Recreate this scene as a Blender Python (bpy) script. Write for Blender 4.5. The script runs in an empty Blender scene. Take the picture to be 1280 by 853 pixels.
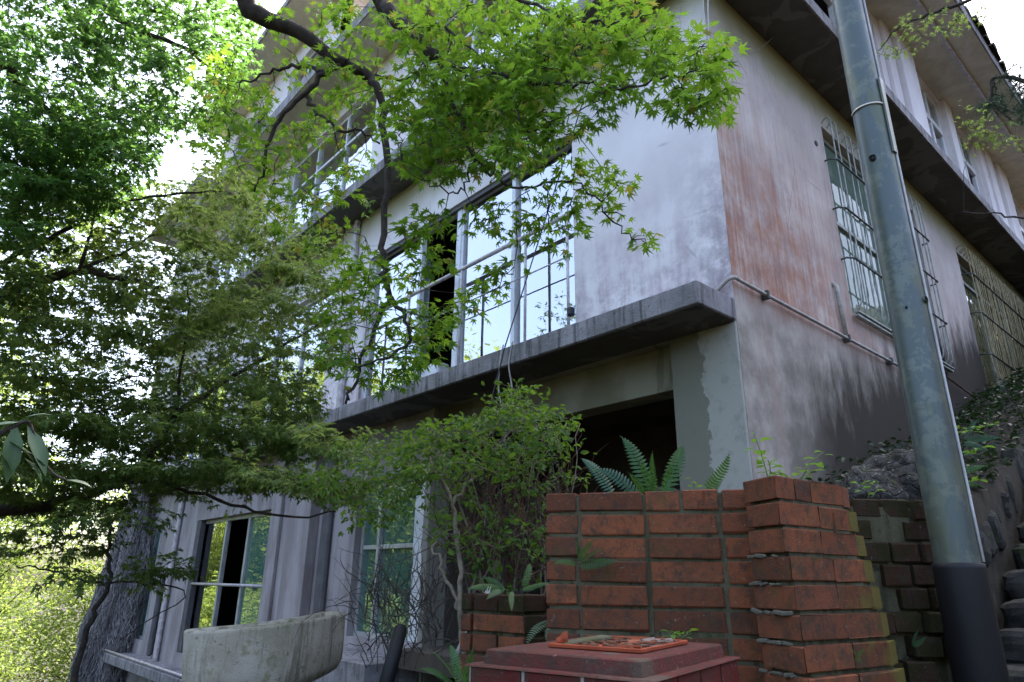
import bpy, math, random
import numpy as np
from mathutils import Vector, Matrix

# ------------------------------------------------------------------ camera
SC = bpy.context.scene
COL = SC.collection
F = 845.756
YAW, PITCH, ROLL = (math.radians(a) for a in (-48.5546, 19.4720, 0.7421))
def _rot(yaw, pitch, roll):
    cy, sy, cp, sp = math.cos(yaw), math.sin(yaw), math.cos(pitch), math.sin(pitch)
    f = np.array([sy*cp, cy*cp, sp]); r = np.array([cy, -sy, 0]); u = np.cross(r, f)
    c, s = math.cos(roll), math.sin(roll)
    return np.array([r*c + u*s, u*c - r*s, f])
RT = _rot(YAW, PITCH, ROLL)
CAM = np.array([2.2272, -4.0250, 1.55])
cam = bpy.data.cameras.new('camera')
cam.sensor_width = 36.0; cam.lens = 36.0*F/1280.0
cam.clip_start = 0.02; cam.clip_end = 2000
camo = bpy.data.objects.new('camera', cam); COL.objects.link(camo)
m = Matrix.Identity(4)
for i in range(3):
    m[i][0], m[i][1], m[i][2], m[i][3] = RT[0][i], RT[1][i], -RT[2][i], CAM[i]
camo.matrix_world = m
SC.camera = camo

# ------------------------------------------------------------------ light
SUN_DIR = Vector((-0.50, 0.87, 0)).normalized()
SUN_EL = math.radians(60)
world = bpy.data.worlds.new('World'); SC.world = world; world.use_nodes = True
wn = world.node_tree.nodes; wl = world.node_tree.links
sky = wn.new('ShaderNodeTexSky'); sky.sky_type = 'NISHITA'; sky.sun_disc = False
sky.sun_elevation = SUN_EL
sky.sun_rotation = math.atan2(SUN_DIR.x, SUN_DIR.y)
sky.air_density = 0.8; sky.dust_density = 5.5; sky.ozone_density = 1.0; sky.altitude = 200
bgn = wn['Background']; bgn.inputs['Strength'].default_value = 0.15
wl.new(sky.outputs[0], bgn.inputs['Color'])
sl = bpy.data.lights.new('sun', 'SUN'); sl.energy = 3.6; sl.angle = math.radians(0.6); sl.color = (1.0, 0.94, 0.82)
so = bpy.data.objects.new('sun', sl); COL.objects.link(so)
sd = Vector((SUN_DIR.x*math.cos(SUN_EL), SUN_DIR.y*math.cos(SUN_EL), math.sin(SUN_EL)))
so.rotation_euler = sd.to_track_quat('Z', 'Y').to_euler(); so.location = (-20, 20, 30)
vs = SC.view_settings
vs.view_transform = 'Standard'; vs.look = 'None'; vs.gamma = 1.0; vs.use_curve_mapping = False
vs.exposure = 2.6
SC.render.engine = 'CYCLES'
cy = SC.cycles
cy.use_denoising = True
try: cy.denoiser = 'OPENIMAGEDENOISE'
except Exception: pass
cy.max_bounces = 7; cy.diffuse_bounces = 4; cy.glossy_bounces = 3; cy.transmission_bounces = 4; cy.transparent_max_bounces = 6
cy.caustics_reflective = False; cy.caustics_refractive = False

rng = np.random.default_rng(7)
random.seed(7)

# ------------------------------------------------------------------ layout helpers (photo measurements -> places in the world)
def ray(px, py): return RT.T @ np.array([(px-640)/F, -(py-426.5)/F, 1.0])
def atd(px, py, dist):
    d = ray(px, py); return CAM + d*(dist/math.hypot(d[0], d[1]))
def onx(px, py, x=0.0):
    d = ray(px, py); return CAM + d*((x-CAM[0])/d[0])
def ony(px, py, y=0.0):
    d = ray(px, py); return CAM + d*((y-CAM[1])/d[1])

# ------------------------------------------------------------------ materials
class NT:
    def __init__(s, name):
        s.m = bpy.data.materials.new(name); s.m.use_nodes = True
        s.n = s.m.node_tree.nodes; s.l = s.m.node_tree.links
        s.p = s.n['Principled BSDF']; s.out = s.n['Material Output']
        s._pos = None
    def node(s, t, **k):
        n = s.n.new(t)
        for a, b in k.items(): setattr(n, a, b)
        return n
    def put(s, sock, v):
        if hasattr(v, 'is_linked') or isinstance(v, bpy.types.NodeSocket): s.l.new(v, sock)
        elif v is not None:
            if isinstance(v, (tuple, list)) and len(v) == 3 and sock.type == 'RGBA': v = (*v, 1)
            sock.default_value = v
    def pos(s, scale=(1, 1, 1), rnd=False):
        if s._pos is None: s._pos = s.node('ShaderNodeNewGeometry')
        v = s._pos.outputs['Position']
        if scale != (1, 1, 1):
            mp = s.node('ShaderNodeVectorMath', operation='MULTIPLY'); s.l.new(v, mp.inputs[0]); mp.inputs[1].default_value = scale
            v = mp.outputs[0]
        return v
    def xyz(s):
        sp = s.node('ShaderNodeSeparateXYZ'); s.l.new(s.pos(), sp.inputs[0]); return sp.outputs
    def noise(s, scale, detail=4, rough=0.55, vec=None, dist=0.0):
        n = s.node('ShaderNodeTexNoise'); n.inputs['Scale'].default_value = scale; n.inputs['Detail'].default_value = detail
        n.inputs['Roughness'].default_value = rough; n.inputs['Distortion'].default_value = dist
        s.l.new(vec if vec is not None else s.pos(), n.inputs['Vector']); return n.outputs[0]
    def voro(s, scale, vec=None, feat='F1'):
        n = s.node('ShaderNodeTexVoronoi', feature=feat); n.inputs['Scale'].default_value = scale
        s.l.new(vec if vec is not None else s.pos(), n.inputs['Vector']); return n.outputs[0]
    def rng(s, v, a, b, c=0.0, d=1.0, smooth=True):
        n = s.node('ShaderNodeMapRange'); n.interpolation_type = 'SMOOTHSTEP' if smooth else 'LINEAR'
        s.put(n.inputs[0], v)
        for i, q in enumerate((a, b, c, d)): n.inputs[i+1].default_value = q
        return n.outputs[0]
    def math(s, op, a, b=None):
        n = s.node('ShaderNodeMath', operation=op); s.put(n.inputs[0], a)
        if b is not None: s.put(n.inputs[1], b)
        return n.outputs[0]
    def mul(s, *v):
        r = v[0]
        for q in v[1:]: r = s.math('MULTIPLY', r, q)
        return r
    def mix(s, f, a, b):
        n = s.node('ShaderNodeMix', data_type='RGBA'); s.put(n.inputs[0], f); s.put(n.inputs[6], a); s.put(n.inputs[7], b); return n.outputs[2]
    def bump(s, h, strength=0.4, dist=0.01):
        n = s.node('ShaderNodeBump'); n.inputs['Strength'].default_value = strength; n.inputs['Distance'].default_value = dist
        s.l.new(h, n.inputs['Height']); s.l.new(n.outputs[0], s.p.inputs['Normal'])
    def fin(s, col=None, rough=0.8, metal=0.0, spec=0.3):
        s.put(s.p.inputs['Base Color'], col); s.put(s.p.inputs['Roughness'], rough); s.put(s.p.inputs['Metallic'], metal)
        s.p.inputs['Specular IOR Level'].default_value = spec
        return s.m

def plain(name, col, rough=0.8, metal=0.0, var=0.25, scale=9, bump=0.2, spec=0.3):
    t = NT(name)
    n = t.noise(scale, 5); f = t.noise(scale*9, 3)
    c = t.mix(t.rng(n, .3, .7), tuple(x*(1-var) for x in col), tuple(min(1, x*(1+var*.6)) for x in col))
    c = t.mix(t.mul(t.rng(f, .45, .75), .35), c, tuple(x*.55 for x in col))
    t.bump(f, bump, .004)
    return t.fin(c, rough, metal, spec)

def mat_wall_front():
    t = NT('front wall paint'); x, y, z = t.xyz()
    big = t.noise(.9, 4); st = t.noise(1, 5, .6, t.pos((9, 9, .55))); fine = t.noise(160, 3)
    st2 = t.noise(1, 4, .6, t.pos((30, 30, 1.3)))
    c = t.mix(t.rng(big, .35, .68), (.72, .65, .65), (.85, .795, .785))
    low = t.rng(z, 4.4, 3.35)
    blot = t.noise(3.2, 7, .68)
    red = t.mul(t.rng(t.math('ADD', t.mul(st, .35), t.mul(blot, .65)), .44, .62), t.rng(z, 5.0, 3.45), .85)
    c = t.mix(red, c, (.42, .31, .34))
    c = t.mix(t.mul(t.rng(t.math('ADD', t.mul(st2, .3), t.mul(t.noise(8, 7, .7), .7)), .47, .62), low, .6), c, (.30, .24, .26))
    c = t.mix(t.mul(t.rng(t.noise(60, 4, .7), .58, .72), .35), c, (.42, .38, .42))
    # stained right hand edge by the corner
    c = t.mix(t.mul(t.rng(x, -.55, .0), t.rng(z, 5.4, 3.6), t.rng(t.noise(7, 6, .7), .3, .65), .8), c, (.27, .22, .24))
    crk = t.voro(1.15, t.pos((1, 1, .7)), 'DISTANCE_TO_EDGE')
    c = t.mix(t.mul(t.rng(crk, .006, .0), t.rng(t.noise(1.3, 3), .52, .6), .5), c, (.2, .18, .18))
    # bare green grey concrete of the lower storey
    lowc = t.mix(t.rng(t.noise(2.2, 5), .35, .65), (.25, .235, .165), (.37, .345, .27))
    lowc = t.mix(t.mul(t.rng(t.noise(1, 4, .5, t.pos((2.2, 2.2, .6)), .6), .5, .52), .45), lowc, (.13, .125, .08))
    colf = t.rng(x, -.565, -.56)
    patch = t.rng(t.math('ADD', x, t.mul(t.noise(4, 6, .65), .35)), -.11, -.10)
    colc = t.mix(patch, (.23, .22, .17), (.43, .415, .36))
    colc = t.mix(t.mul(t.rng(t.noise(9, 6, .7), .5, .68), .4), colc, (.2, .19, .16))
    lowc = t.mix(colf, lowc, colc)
    lowc = t.mix(t.rng(x, -3.4, -3.7), lowc, t.mix(t.rng(t.noise(1, 6, .65, t.pos((3, 3, .8))), .38, .62), (.27, .235, .23), (.40, .36, .36)))  # left stretch darkened in the paint to stand in for maple canopy shade
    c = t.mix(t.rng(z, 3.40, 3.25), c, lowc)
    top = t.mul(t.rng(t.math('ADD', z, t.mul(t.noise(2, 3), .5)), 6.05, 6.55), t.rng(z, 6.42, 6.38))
    c = t.mix(t.mul(top, .75), c, (.30, .29, .13))  # green bounce light under the soffit, put into the wall colour
    t.bump(fine, .35, .004)
    return t.fin(c, .9)

def mat_wall_side():
    t = NT('side wall paint'); x, y, z = t.xyz()
    big = t.noise(1.1, 5); fine = t.noise(150, 3)
    st = t.noise(1, 5, .65, t.pos((8, 8, .5))); st2 = t.noise(1, 5, .65, t.pos((26, 26, .9))); st3 = t.noise(1, 3, .6, t.pos((70, 70, 2)))
    c = t.mix(t.rng(big, .35, .68), (.52, .435, .385), (.65, .565, .51))
    blot = t.noise(2.6, 8, .68)
    c = t.mix(t.mul(t.rng(t.math('ADD', t.mul(st2, .35), t.mul(blot, .65)), .45, .64), .5), c, (.34, .29, .28))
    zz = t.math('ADD', z, t.mul(t.math('SUBTRACT', st, .5), 2.4))
    rust = t.mul(t.rng(zz, 5.9, 3.9), t.rng(z, 3.25, 3.6), t.rng(y, 3.6, .3, .2, 1.0), t.rng(t.math('ADD', t.mul(st2, .35), t.mul(t.noise(3.4, 8, .7), .65)), .30, .62))
    c = t.mix(t.mul(rust, .92), c, t.mix(t.rng(t.noise(5, 6), .4, .65), (.34, .125, .058), (.27, .12, .085)))
    c = t.mix(t.mul(t.rng(st3, .55, .7), t.rng(z, 6.0, 4.2), t.rng(t.noise(1.6, 4), .4, .6), .55), c, (.22, .15, .12))
    c = t.mix(t.mul(t.rng(t.noise(70, 4, .7), .60, .72), .4), c, (.62, .58, .57))
    crk = t.voro(.9, t.pos((1, 1, .7)), 'DISTANCE_TO_EDGE')
    c = t.mix(t.mul(t.rng(crk, .006, .0), t.rng(t.noise(1.1, 3), .5, .58), .6), c, (.15, .12, .11))
    # lower bare band, grimy towards the soil with ragged edge
    low = t.mix(t.rng(t.noise(2.5, 6, .65), .35, .68), (.23, .20, .165), (.46, .41, .35))
    low = t.mix(t.mul(t.rng(st, .5, .66), .45), low, (.36, .25, .21))
    c = t.mix(t.rng(t.math('ADD', z, t.mul(st2, .35)), 3.75, 3.45), c, low)
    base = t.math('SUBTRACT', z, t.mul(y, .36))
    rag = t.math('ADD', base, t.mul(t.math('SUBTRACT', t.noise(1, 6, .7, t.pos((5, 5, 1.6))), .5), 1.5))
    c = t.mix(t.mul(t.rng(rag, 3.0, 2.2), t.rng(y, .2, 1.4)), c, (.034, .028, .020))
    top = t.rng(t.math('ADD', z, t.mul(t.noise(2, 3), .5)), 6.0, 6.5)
    c = t.mix(t.mul(top, t.rng(z, 6.42, 6.38), .8), c, (.27, .255, .10))  # olive painted in below the eave for green light bounced onto the wall
    t.bump(fine, .4, .004)
    return t.fin(c, .9)

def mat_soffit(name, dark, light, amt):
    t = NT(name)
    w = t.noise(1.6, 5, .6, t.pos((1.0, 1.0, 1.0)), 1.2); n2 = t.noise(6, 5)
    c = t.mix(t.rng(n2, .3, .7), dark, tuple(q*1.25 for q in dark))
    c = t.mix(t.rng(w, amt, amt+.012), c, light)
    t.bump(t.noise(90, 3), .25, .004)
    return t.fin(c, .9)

def mat_concrete(name, a, b, stain, lich=None):
    t = NT(name)
    n = t.noise(3.5, 6, .65); n2 = t.noise(22, 5, .7); st = t.noise(1, 5, .6, t.pos((16, 16, 1.5)))
    c = t.mix(t.rng(n, .32, .68), a, b)
    c = t.mix(t.mul(t.rng(st, .48, .66), .7), c, stain)
    c = t.mix(t.mul(t.rng(n2, .58, .68), .7), c, stain)
    if lich: c = t.mix(t.mul(t.rng(t.noise(9, 6, .7), .55, .66), .7), c, lich)
    t.bump(t.noise(45, 8, .75), .9, .012)
    return t.fin(c, .92)

def mat_brick(name, a, b, moss, mossamt, dirt=(.05, .04, .03)):
    t = NT(name)
    oi = t.node('ShaderNodeObjectInfo')
    c = t.mix(oi.outputs['Random'], a, b)
    c = t.mix(t.mul(t.rng(t.noise(28, 6, .7), .44, .68), .75), c, dirt)
    c = t.mix(t.mul(t.rng(t.noise(9, 5, .7), .46, .66), .45), c, (.055, .045, .03))
    c = t.mix(t.mul(t.rng(t.noise(1, 4, .6, t.pos((45, 45, 8))), .60, .72), .6), c, tuple(q*.35 for q in a))
    c = t.mix(t.mul(t.rng(t.noise(75, 4, .7), .62, .72), .45), c, (.38, .33, .28))
    c = t.mix(t.mul(t.rng(t.noise(6, 6, .7), .66-mossamt, .80-mossamt), .8), c, moss)
    c = t.mix(t.mul(t.rng(t.noise(1, 5, .7, t.pos((22, 22, 5))), .56, .70), t.rng(t.noise(3, 4), .42, .6), .6), c, tuple(q*.8 for q in moss))
    t.bump(t.noise(110, 6, .75), .75, .006)
    return t.fin(c, .93, spec=.2)

def mat_leaf(name, a, b, trans, tamt=.45, attr=True, gloss=.45, yellow=None):
    t = NT(name)
    if attr:
        r = t.node('ShaderNodeAttribute', attribute_name='tone').outputs['Fac']
    else:
        r = t.node('ShaderNodeObjectInfo').outputs['Random']
    c = t.mix(r, a, b)
    tc = t.mix(r, tuple(q*.75 for q in trans), trans)
    if yellow:
        yf = t.rng(r, .93, .96)
        c = t.mix(yf, c, yellow); tc = t.mix(yf, tc, tuple(min(1, q*1.3) for q in yellow))
    t.fin(c, gloss, spec=.35)
    tr = t.node('ShaderNodeBsdfTranslucent'); t.put(tr.inputs[0], tc)
    mx = t.node('ShaderNodeMixShader'); mx.inputs[0].default_value = tamt
    t.l.new(t.p.outputs[0], mx.inputs[1]); t.l.new(tr.outputs[0], mx.inputs[2]); t.l.new(mx.outputs[0], t.out.inputs['Surface'])
    return t.m

def mat_glass(name, tint, base=.22, dirt=.12, body=None, bodyamt=0.0, ior=1.55):
    t = NT(name)
    fr = t.node('ShaderNodeFresnel'); fr.inputs[0].default_value = ior
    fac = t.math('ADD', t.math('MULTIPLY', fr.outputs[0], 1-base), base)
    tb = t.node('ShaderNodeBsdfTransparent'); tb.inputs[0].default_value = (*tint, 1)
    gl = t.node('ShaderNodeBsdfGlossy'); gl.inputs['Roughness'].default_value = .012; gl.inputs[0].default_value = (.96, .98, 1, 1)
    b = t.node('ShaderNodeBump'); b.inputs['Strength'].default_value = .14; b.inputs['Distance'].default_value = .02
    t.l.new(t.noise(2.2, 2), b.inputs['Height']); t.l.new(b.outputs[0], gl.inputs['Normal'])
    inner = tb.outputs[0]
    if body:
        d = t.node('ShaderNodeBsdfDiffuse'); t.put(d.inputs[0], body)
        m0 = t.node('ShaderNodeMixShader'); m0.inputs[0].default_value = bodyamt
        t.l.new(inner, m0.inputs[1]); t.l.new(d.outputs[0], m0.inputs[2]); inner = m0.outputs[0]
    m1 = t.node('ShaderNodeMixShader'); t.l.new(fac, m1.inputs[0]); t.l.new(inner, m1.inputs[1]); t.l.new(gl.outputs[0], m1.inputs[2])
    dd = t.node('ShaderNodeBsdfDiffuse'); dd.inputs[0].default_value = (.5, .5, .46, 1)
    m2 = t.node('ShaderNodeMixShader'); t.l.new(t.mul(t.rng(t.noise(5, 6, .7), .45, .8), dirt), m2.inputs[0])
    t.l.new(m1.outputs[0], m2.inputs[1]); t.l.new(dd.outputs[0], m2.inputs[2]); t.l.new(m2.outputs[0], t.out.inputs['Surface'])
    return t.m

def mat_pole():
    t = NT('galvanised steel'); 
    n = t.noise(1, 5, .65, t.pos((9, 9, 3)), .8); n2 = t.noise(30, 5, .7)
    c = t.mix(t.rng(n, .46, .58), (.085, .105, .10), (.115, .13, .09))
    c = t.mix(t.mul(t.rng(t.noise(9, 6, .75), .52, .56), .55), c, (.16, .175, .14))
    c = t.mix(t.mul(t.rng(n2, .6, .7), .4), c, (.14, .15, .13))
    t.bump(n2, .1, .002)
    return t.fin(c, t.rng(n, .3, .7, .36, .5), .4, .5)

M = {}
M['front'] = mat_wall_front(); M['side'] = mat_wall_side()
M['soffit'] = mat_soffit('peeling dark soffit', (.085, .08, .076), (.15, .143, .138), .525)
M['soffit_roof'] = mat_soffit('pale roof soffit', (.52, .48, .38), (.64, .60, .52), .58)
M['slab'] = mat_concrete('weathered slab concrete', (.20, .19, .19), (.36, .34, .35), (.055, .05, .05))
M['trough'] = mat_concrete('lichen concrete', (.42, .37, .27), (.62, .56, .46), (.13, .115, .07), (.30, .27, .14))
M['stone'] = mat_concrete('dark stone', (.022, .02, .016), (.055, .052, .045), (.03, .028, .024), (.07, .08, .03))
def mat_rock():
    t = NT('flecked dark rock')
    c = t.mix(t.rng(t.noise(6, 7, .7), .35, .65), (.03, .027, .022), (.085, .08, .072))
    c = t.mix(t.mul(t.rng(t.noise(48, 6, .8), .56, .64), t.rng(t.noise(5, 3), .4, .6), .8), c, (.36, .35, .34))
    c = t.mix(t.mul(t.rng(t.noise(11, 6, .7), .55, .68), .8), c, (.05, .06, .015))
    v = t.voro(16, None, 'DISTANCE_TO_EDGE'); h = t.math('ADD', t.mul(t.noise(30, 8, .75), 1.0), t.mul(t.rng(v, .0, .08), .5))
    t.bump(h, 1.0, .03)
    return t.fin(c, .95)
M['rock'] = mat_rock()
M['brick'] = mat_brick('red brick', (.27, .088, .038), (.13, .047, .024), (.075, .066, .022), .11)
M['brick_moss'] = mat_brick('mossy brick', (.06, .026, .013), (.04, .02, .012), (.024, .026, .006), .22)
M['brick_edge'] = mat_brick('lichen edged brick', (.16, .055, .022), (.13, .045, .02), (.13, .105, .022), .18)
M['brick_lichen'] = mat_brick('yellow lichen brick', (.13, .055, .02), (.12, .065, .02), (.13, .11, .022), .36)
M['mortar'] = mat_concrete('mossy mortar', (.085, .077, .042), (.14, .128, .075), (.018, .018, .007), (.04, .045, .011))
M['mortar_pale'] = mat_concrete('crumbled mortar', (.09, .08, .055), (.15, .135, .10), (.06, .055, .035))
M['tile'] = mat_brick('glazed red tile', (.13, .016, .012), (.105, .014, .011), (.08, .04, .03), -.06); 
M['tile'].node_tree.nodes['Principled BSDF'].inputs['Roughness'].default_value = .5
M['tilecap'] = mat_brick('dusty red cap', (.125, .032, .026), (.115, .03, .025), (.105, .08, .06), .16)
M['grout'] = plain('white grout', (.40, .37, .32), .9, var=.3)
M['terracotta'] = plain('terracotta', (.30, .06, .022), .8, var=.3, scale=18)
M['shard'] = plain('dusty terracotta shard', (.34, .11, .055), .85, var=.4, scale=25)
M['shardgrey'] = plain('grey ceramic shard', (.20, .165, .14), .8, var=.3, scale=25)
M['mosstile'] = mat_concrete('mossy tile piece', (.10, .095, .05), (.15, .14, .085), (.07, .075, .02), (.13, .14, .04))
M['alu'] = plain('white window frame', (.74, .75, .78), .45, var=.12, scale=5, bump=.05, spec=.5)
M['alu_grey'] = plain('weathered aluminium', (.50, .50, .49), .45, .3, var=.2, scale=6, bump=.05, spec=.5)
M['darkframe'] = plain('dark reveal', (.12, .115, .12), .8, var=.2)
M['rail'] = plain('painted rail', (.55, .50, .50), .5, .2, var=.3, scale=12, bump=.05)
M['grille'] = plain('pale green grey grille', (.40, .42, .38), .55, .2, var=.3, scale=14, bump=.05)
M['grille_dark'] = plain('rusty dark rail', (.10, .105, .10), .6, .3, var=.4, scale=14, bump=.05)
M['grille_rust'] = plain('yellowed grille', (.36, .29, .15), .6, .1, var=.35, scale=14, bump=.05)
M['glass_olive'] = mat_glass('olive glass', (.3, .3, .16), .12, .2, (.17, .165, .07), .6)
M['glass'] = mat_glass('sky reflecting glass', (.75, .82, .82), .5, .04)
M['glass_teal'] = mat_glass('green tinted glass', (.35, .5, .45), .14, .14, (.10, .25, .21), .55)
M['glass_frost'] = mat_glass('frosted glass', (.3, .36, .33), .0, .3, (.15, .20, .15), .94, 1.2)
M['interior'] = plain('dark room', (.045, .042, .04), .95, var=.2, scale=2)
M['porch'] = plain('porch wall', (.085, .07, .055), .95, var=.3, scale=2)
M['curtain'] = plain('pale curtain', (.5, .53, .55), .95, var=.2, scale=4)
M['wood'] = plain('rotten brown wood', (.11, .06, .04), .9, var=.4, scale=10)
M['pole'] = mat_pole()
M['black'] = plain('black sleeve', (.011, .011, .012), .55, var=.2, scale=7, bump=.05)
M['steel'] = plain('bright steel', (.55, .53, .47), .35, .8, var=.2, bump=.05)
M['pvc'] = plain('grey pipe', (.40, .375, .34), .55, var=.3, scale=16, bump=.06)
M['bark'] = plain('dark bark', (.055, .043, .035), .9, var=.4, scale=30, bump=.8)
M['barkpale'] = plain('pale bark', (.20, .165, .12), .9, var=.4, scale=30, bump=.6)
M['drybranch'] = plain('dry twig', (.075, .065, .055), .9, var=.3, scale=30)
M['vine'] = plain('dry grey vine', (.27, .25, .245), .95, var=.4, scale=20)
M['vinecore'] = plain('vine covered stone', (.13, .12, .115), .95, var=.4, scale=5, bump=.6)
M['cable'] = plain('black cable', (.03, .03, .035), .6)
M['cord'] = plain('white cord', (.62, .6, .58), .7)
M['soil'] = plain('dark leaf litter soil', (.055, .042, .03), .95, var=.5, scale=14, bump=1.0)
M['ground'] = plain('forest floor', (.022, .018, .011), .95, var=.6, scale=9, bump=1.0)
M['litter'] = plain('fallen leaves', (.13, .055, .028), .85, var=.5, scale=30)
M['maple'] = mat_leaf('maple leaf', (.04, .12, .012), (.115, .22, .028), (.27, .50, .04), 0.48, True, .5, (.30, .30, .05))
M['maple_one'] = mat_leaf('single maple leaf', (.04, .12, .012), (.115, .22, .028), (.27, .50, .04), 0.48, False, .5)
M['maple_dark'] = mat_leaf('shaded maple leaf', (.05, .12, .03), (.08, .16, .04), (.18, .36, .07), 0.48, True)
M['maple_mid'] = mat_leaf('soft maple leaf', (.075, .14, .035), (.12, .19, .05), (.34, .47, .11), 0.5, True, .5, (.22, .24, .07))
M['shrub'] = mat_leaf('shrub leaf', (.04, .105, .014), (.085, .17, .025), (.20, .36, .035), .42, True, .5)
M['forest'] = mat_leaf('sunny forest leaf', (.10, .17, .03), (.18, .24, .05), (.34, .44, .09), .45, True, .6)
M['forest_dark'] = mat_leaf('evergreen leaf', (.03, .07, .02), (.055, .10, .03), (.10, .18, .04), .35, True, .45)
M['fern'] = mat_leaf('fern frond', (.028, .09, .02), (.05, .125, .025), (.12, .28, .05), .30, False, .45)
M['fern_blue'] = mat_leaf('blue green fern', (.032, .09, .05), (.05, .12, .07), (.10, .24, .10), .25, False, .5)
M['herb'] = mat_leaf('bright herb leaf', (.10, .25, .03), (.13, .28, .04), (.25, .45, .05), .4, False, .5)
M['broad'] = mat_leaf('glossy broad leaf', (.05, .10, .04), (.07, .12, .05), (.10, .2, .04), .12, False, .32)
M['cover'] = mat_leaf('ground cover leaf', (.012, .035, .010), (.03, .06, .018), (.04, .08, .02), .25, True, .4)
M['pine'] = mat_leaf('pine needles', (.035, .08, .045), (.05, .10, .055), (.06, .12, .05), .2, True, .5)

# ------------------------------------------------------------------ object helpers
def link(o, parent=None):
    COL.objects.link(o)
    if parent is not None: o.parent = parent
    return o
def tag(o, label=None, cat=None, group=None, kind=None):
    if label: o['label'] = label
    if cat: o['category'] = cat
    if group: o['group'] = group
    if kind: o['kind'] = kind
    return o
def thing(name, label, cat, loc=(0, 0, 0), group=None):
    o = bpy.data.objects.new(name, None); o.location = loc; o.empty_display_size = .1
    link(o); return tag(o, label, cat, group)
def mesh_np(name, v, f, mat, smooth=False, tone=None):
    me = bpy.data.meshes.new(name)
    if isinstance(f, np.ndarray):
        n, k = f.shape
        me.vertices.add(len(v)); me.vertices.foreach_set('co', np.asarray(v, np.float32).ravel())
        me.loops.add(n*k); me.loops.foreach_set('vertex_index', f.astype(np.int32).ravel())
        me.polygons.add(n); me.polygons.foreach_set('loop_start', np.arange(0, n*k, k, dtype=np.int32))
        try: me.polygons.foreach_set('loop_total', np.full(n, k, np.int32))
        except Exception: pass
        me.update(calc_edges=True); me.validate()
    else:
        me.from_pydata([tuple(map(float, p)) for p in v], [], f); me.update()
    if smooth: me.polygons.foreach_set('use_smooth', np.ones(len(me.polygons), bool))
    if tone is not None:
        a = me.attributes.new('tone', 'FLOAT', 'POINT'); a.data.foreach_set('value', np.asarray(tone, np.float32))
    if mat is not None: me.materials.append(mat)
    return me
class MB:
    def __init__(s): s.v = []; s.f = []
    def quad(s, a, b, c, d):
        i = len(s.v); s.v += [a, b, c, d]; s.f.append((i, i+1, i+2, i+3)); return s
    def box(s, x0, x1, y0, y1, z0, z1, ch=0.0, M4=None):
        if x0 > x1: x0, x1 = x1, x0
        if y0 > y1: y0, y1 = y1, y0
        if z0 > z1: z0, z1 = z1, z0
        i = len(s.v)
        if ch <= 0:
            P = [(x, y, z) for z in (z0, z1) for y in (y0, y1) for x in (x0, x1)]
            Fc = [(0, 2, 3, 1), (4, 5, 7, 6), (0, 1, 5, 4), (2, 6, 7, 3), (0, 4, 6, 2), (1, 3, 7, 5)]
        else:
            P, Fc = chamfer(x0, x1, y0, y1, z0, z1, ch)
        if M4 is not None: P = [tuple(M4 @ Vector(p)) for p in P]
        s.v += P; s.f += [tuple(i+q for q in f) for f in Fc]; return s
    def prism(s, poly, z0, z1, top_off=None):
        n = len(poly); i = len(s.v); tp = top_off or poly
        s.v += [(p[0], p[1], z0) for p in poly] + [(p[0], p[1], z1) for p in tp]
        s.f.append(tuple(i+k for k in range(n-1, -1, -1))); s.f.append(tuple(i+n+k for k in range(n)))
        for k in range(n): s.f.append((i+k, i+(k+1) % n, i+n+(k+1) % n, i+n+k))
        return s
    def tube(s, pts, rad, n=8, cap=True):
        pts = [Vector(p) for p in pts]; N = len(pts)
        if not hasattr(rad, '__len__'): rad = [rad]*N
        up = None; base = len(s.v)
        for k, p in enumerate(pts):
            d = (pts[min(k+1, N-1)] - pts[max(k-1, 0)])
            d = d.normalized() if d.length > 1e-9 else Vector((0, 0, 1))
            if up is None:
                up = Vector((0, 0, 1)) if abs(d.z) < .9 else Vector((1, 0, 0))
            a = (up - d*up.dot(d)); a = a.normalized() if a.length > 1e-6 else d.orthogonal().normalized()
            up = a; b = d.cross(a)
            for q in range(n):
                t = 2*math.pi*q/n; s.v.append(tuple(p + (a*math.cos(t) + b*math.sin(t))*rad[k]))
        for k in range(N-1):
            for q in range(n):
                s.f.append((base+k*n+q, base+k*n+(q+1) % n, base+(k+1)*n+(q+1) % n, base+(k+1)*n+q))
        if cap:
            s.f.append(tuple(base+q for q in range(n-1, -1, -1))); s.f.append(tuple(base+(N-1)*n+q for q in range(n)))
        return s
    def build(s, name, mat, parent=None, smooth=False):
        me = mesh_np(name, s.v, s.f, M[mat] if isinstance(mat, str) else mat, smooth)
        return link(bpy.data.objects.new(name, me), parent)
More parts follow.
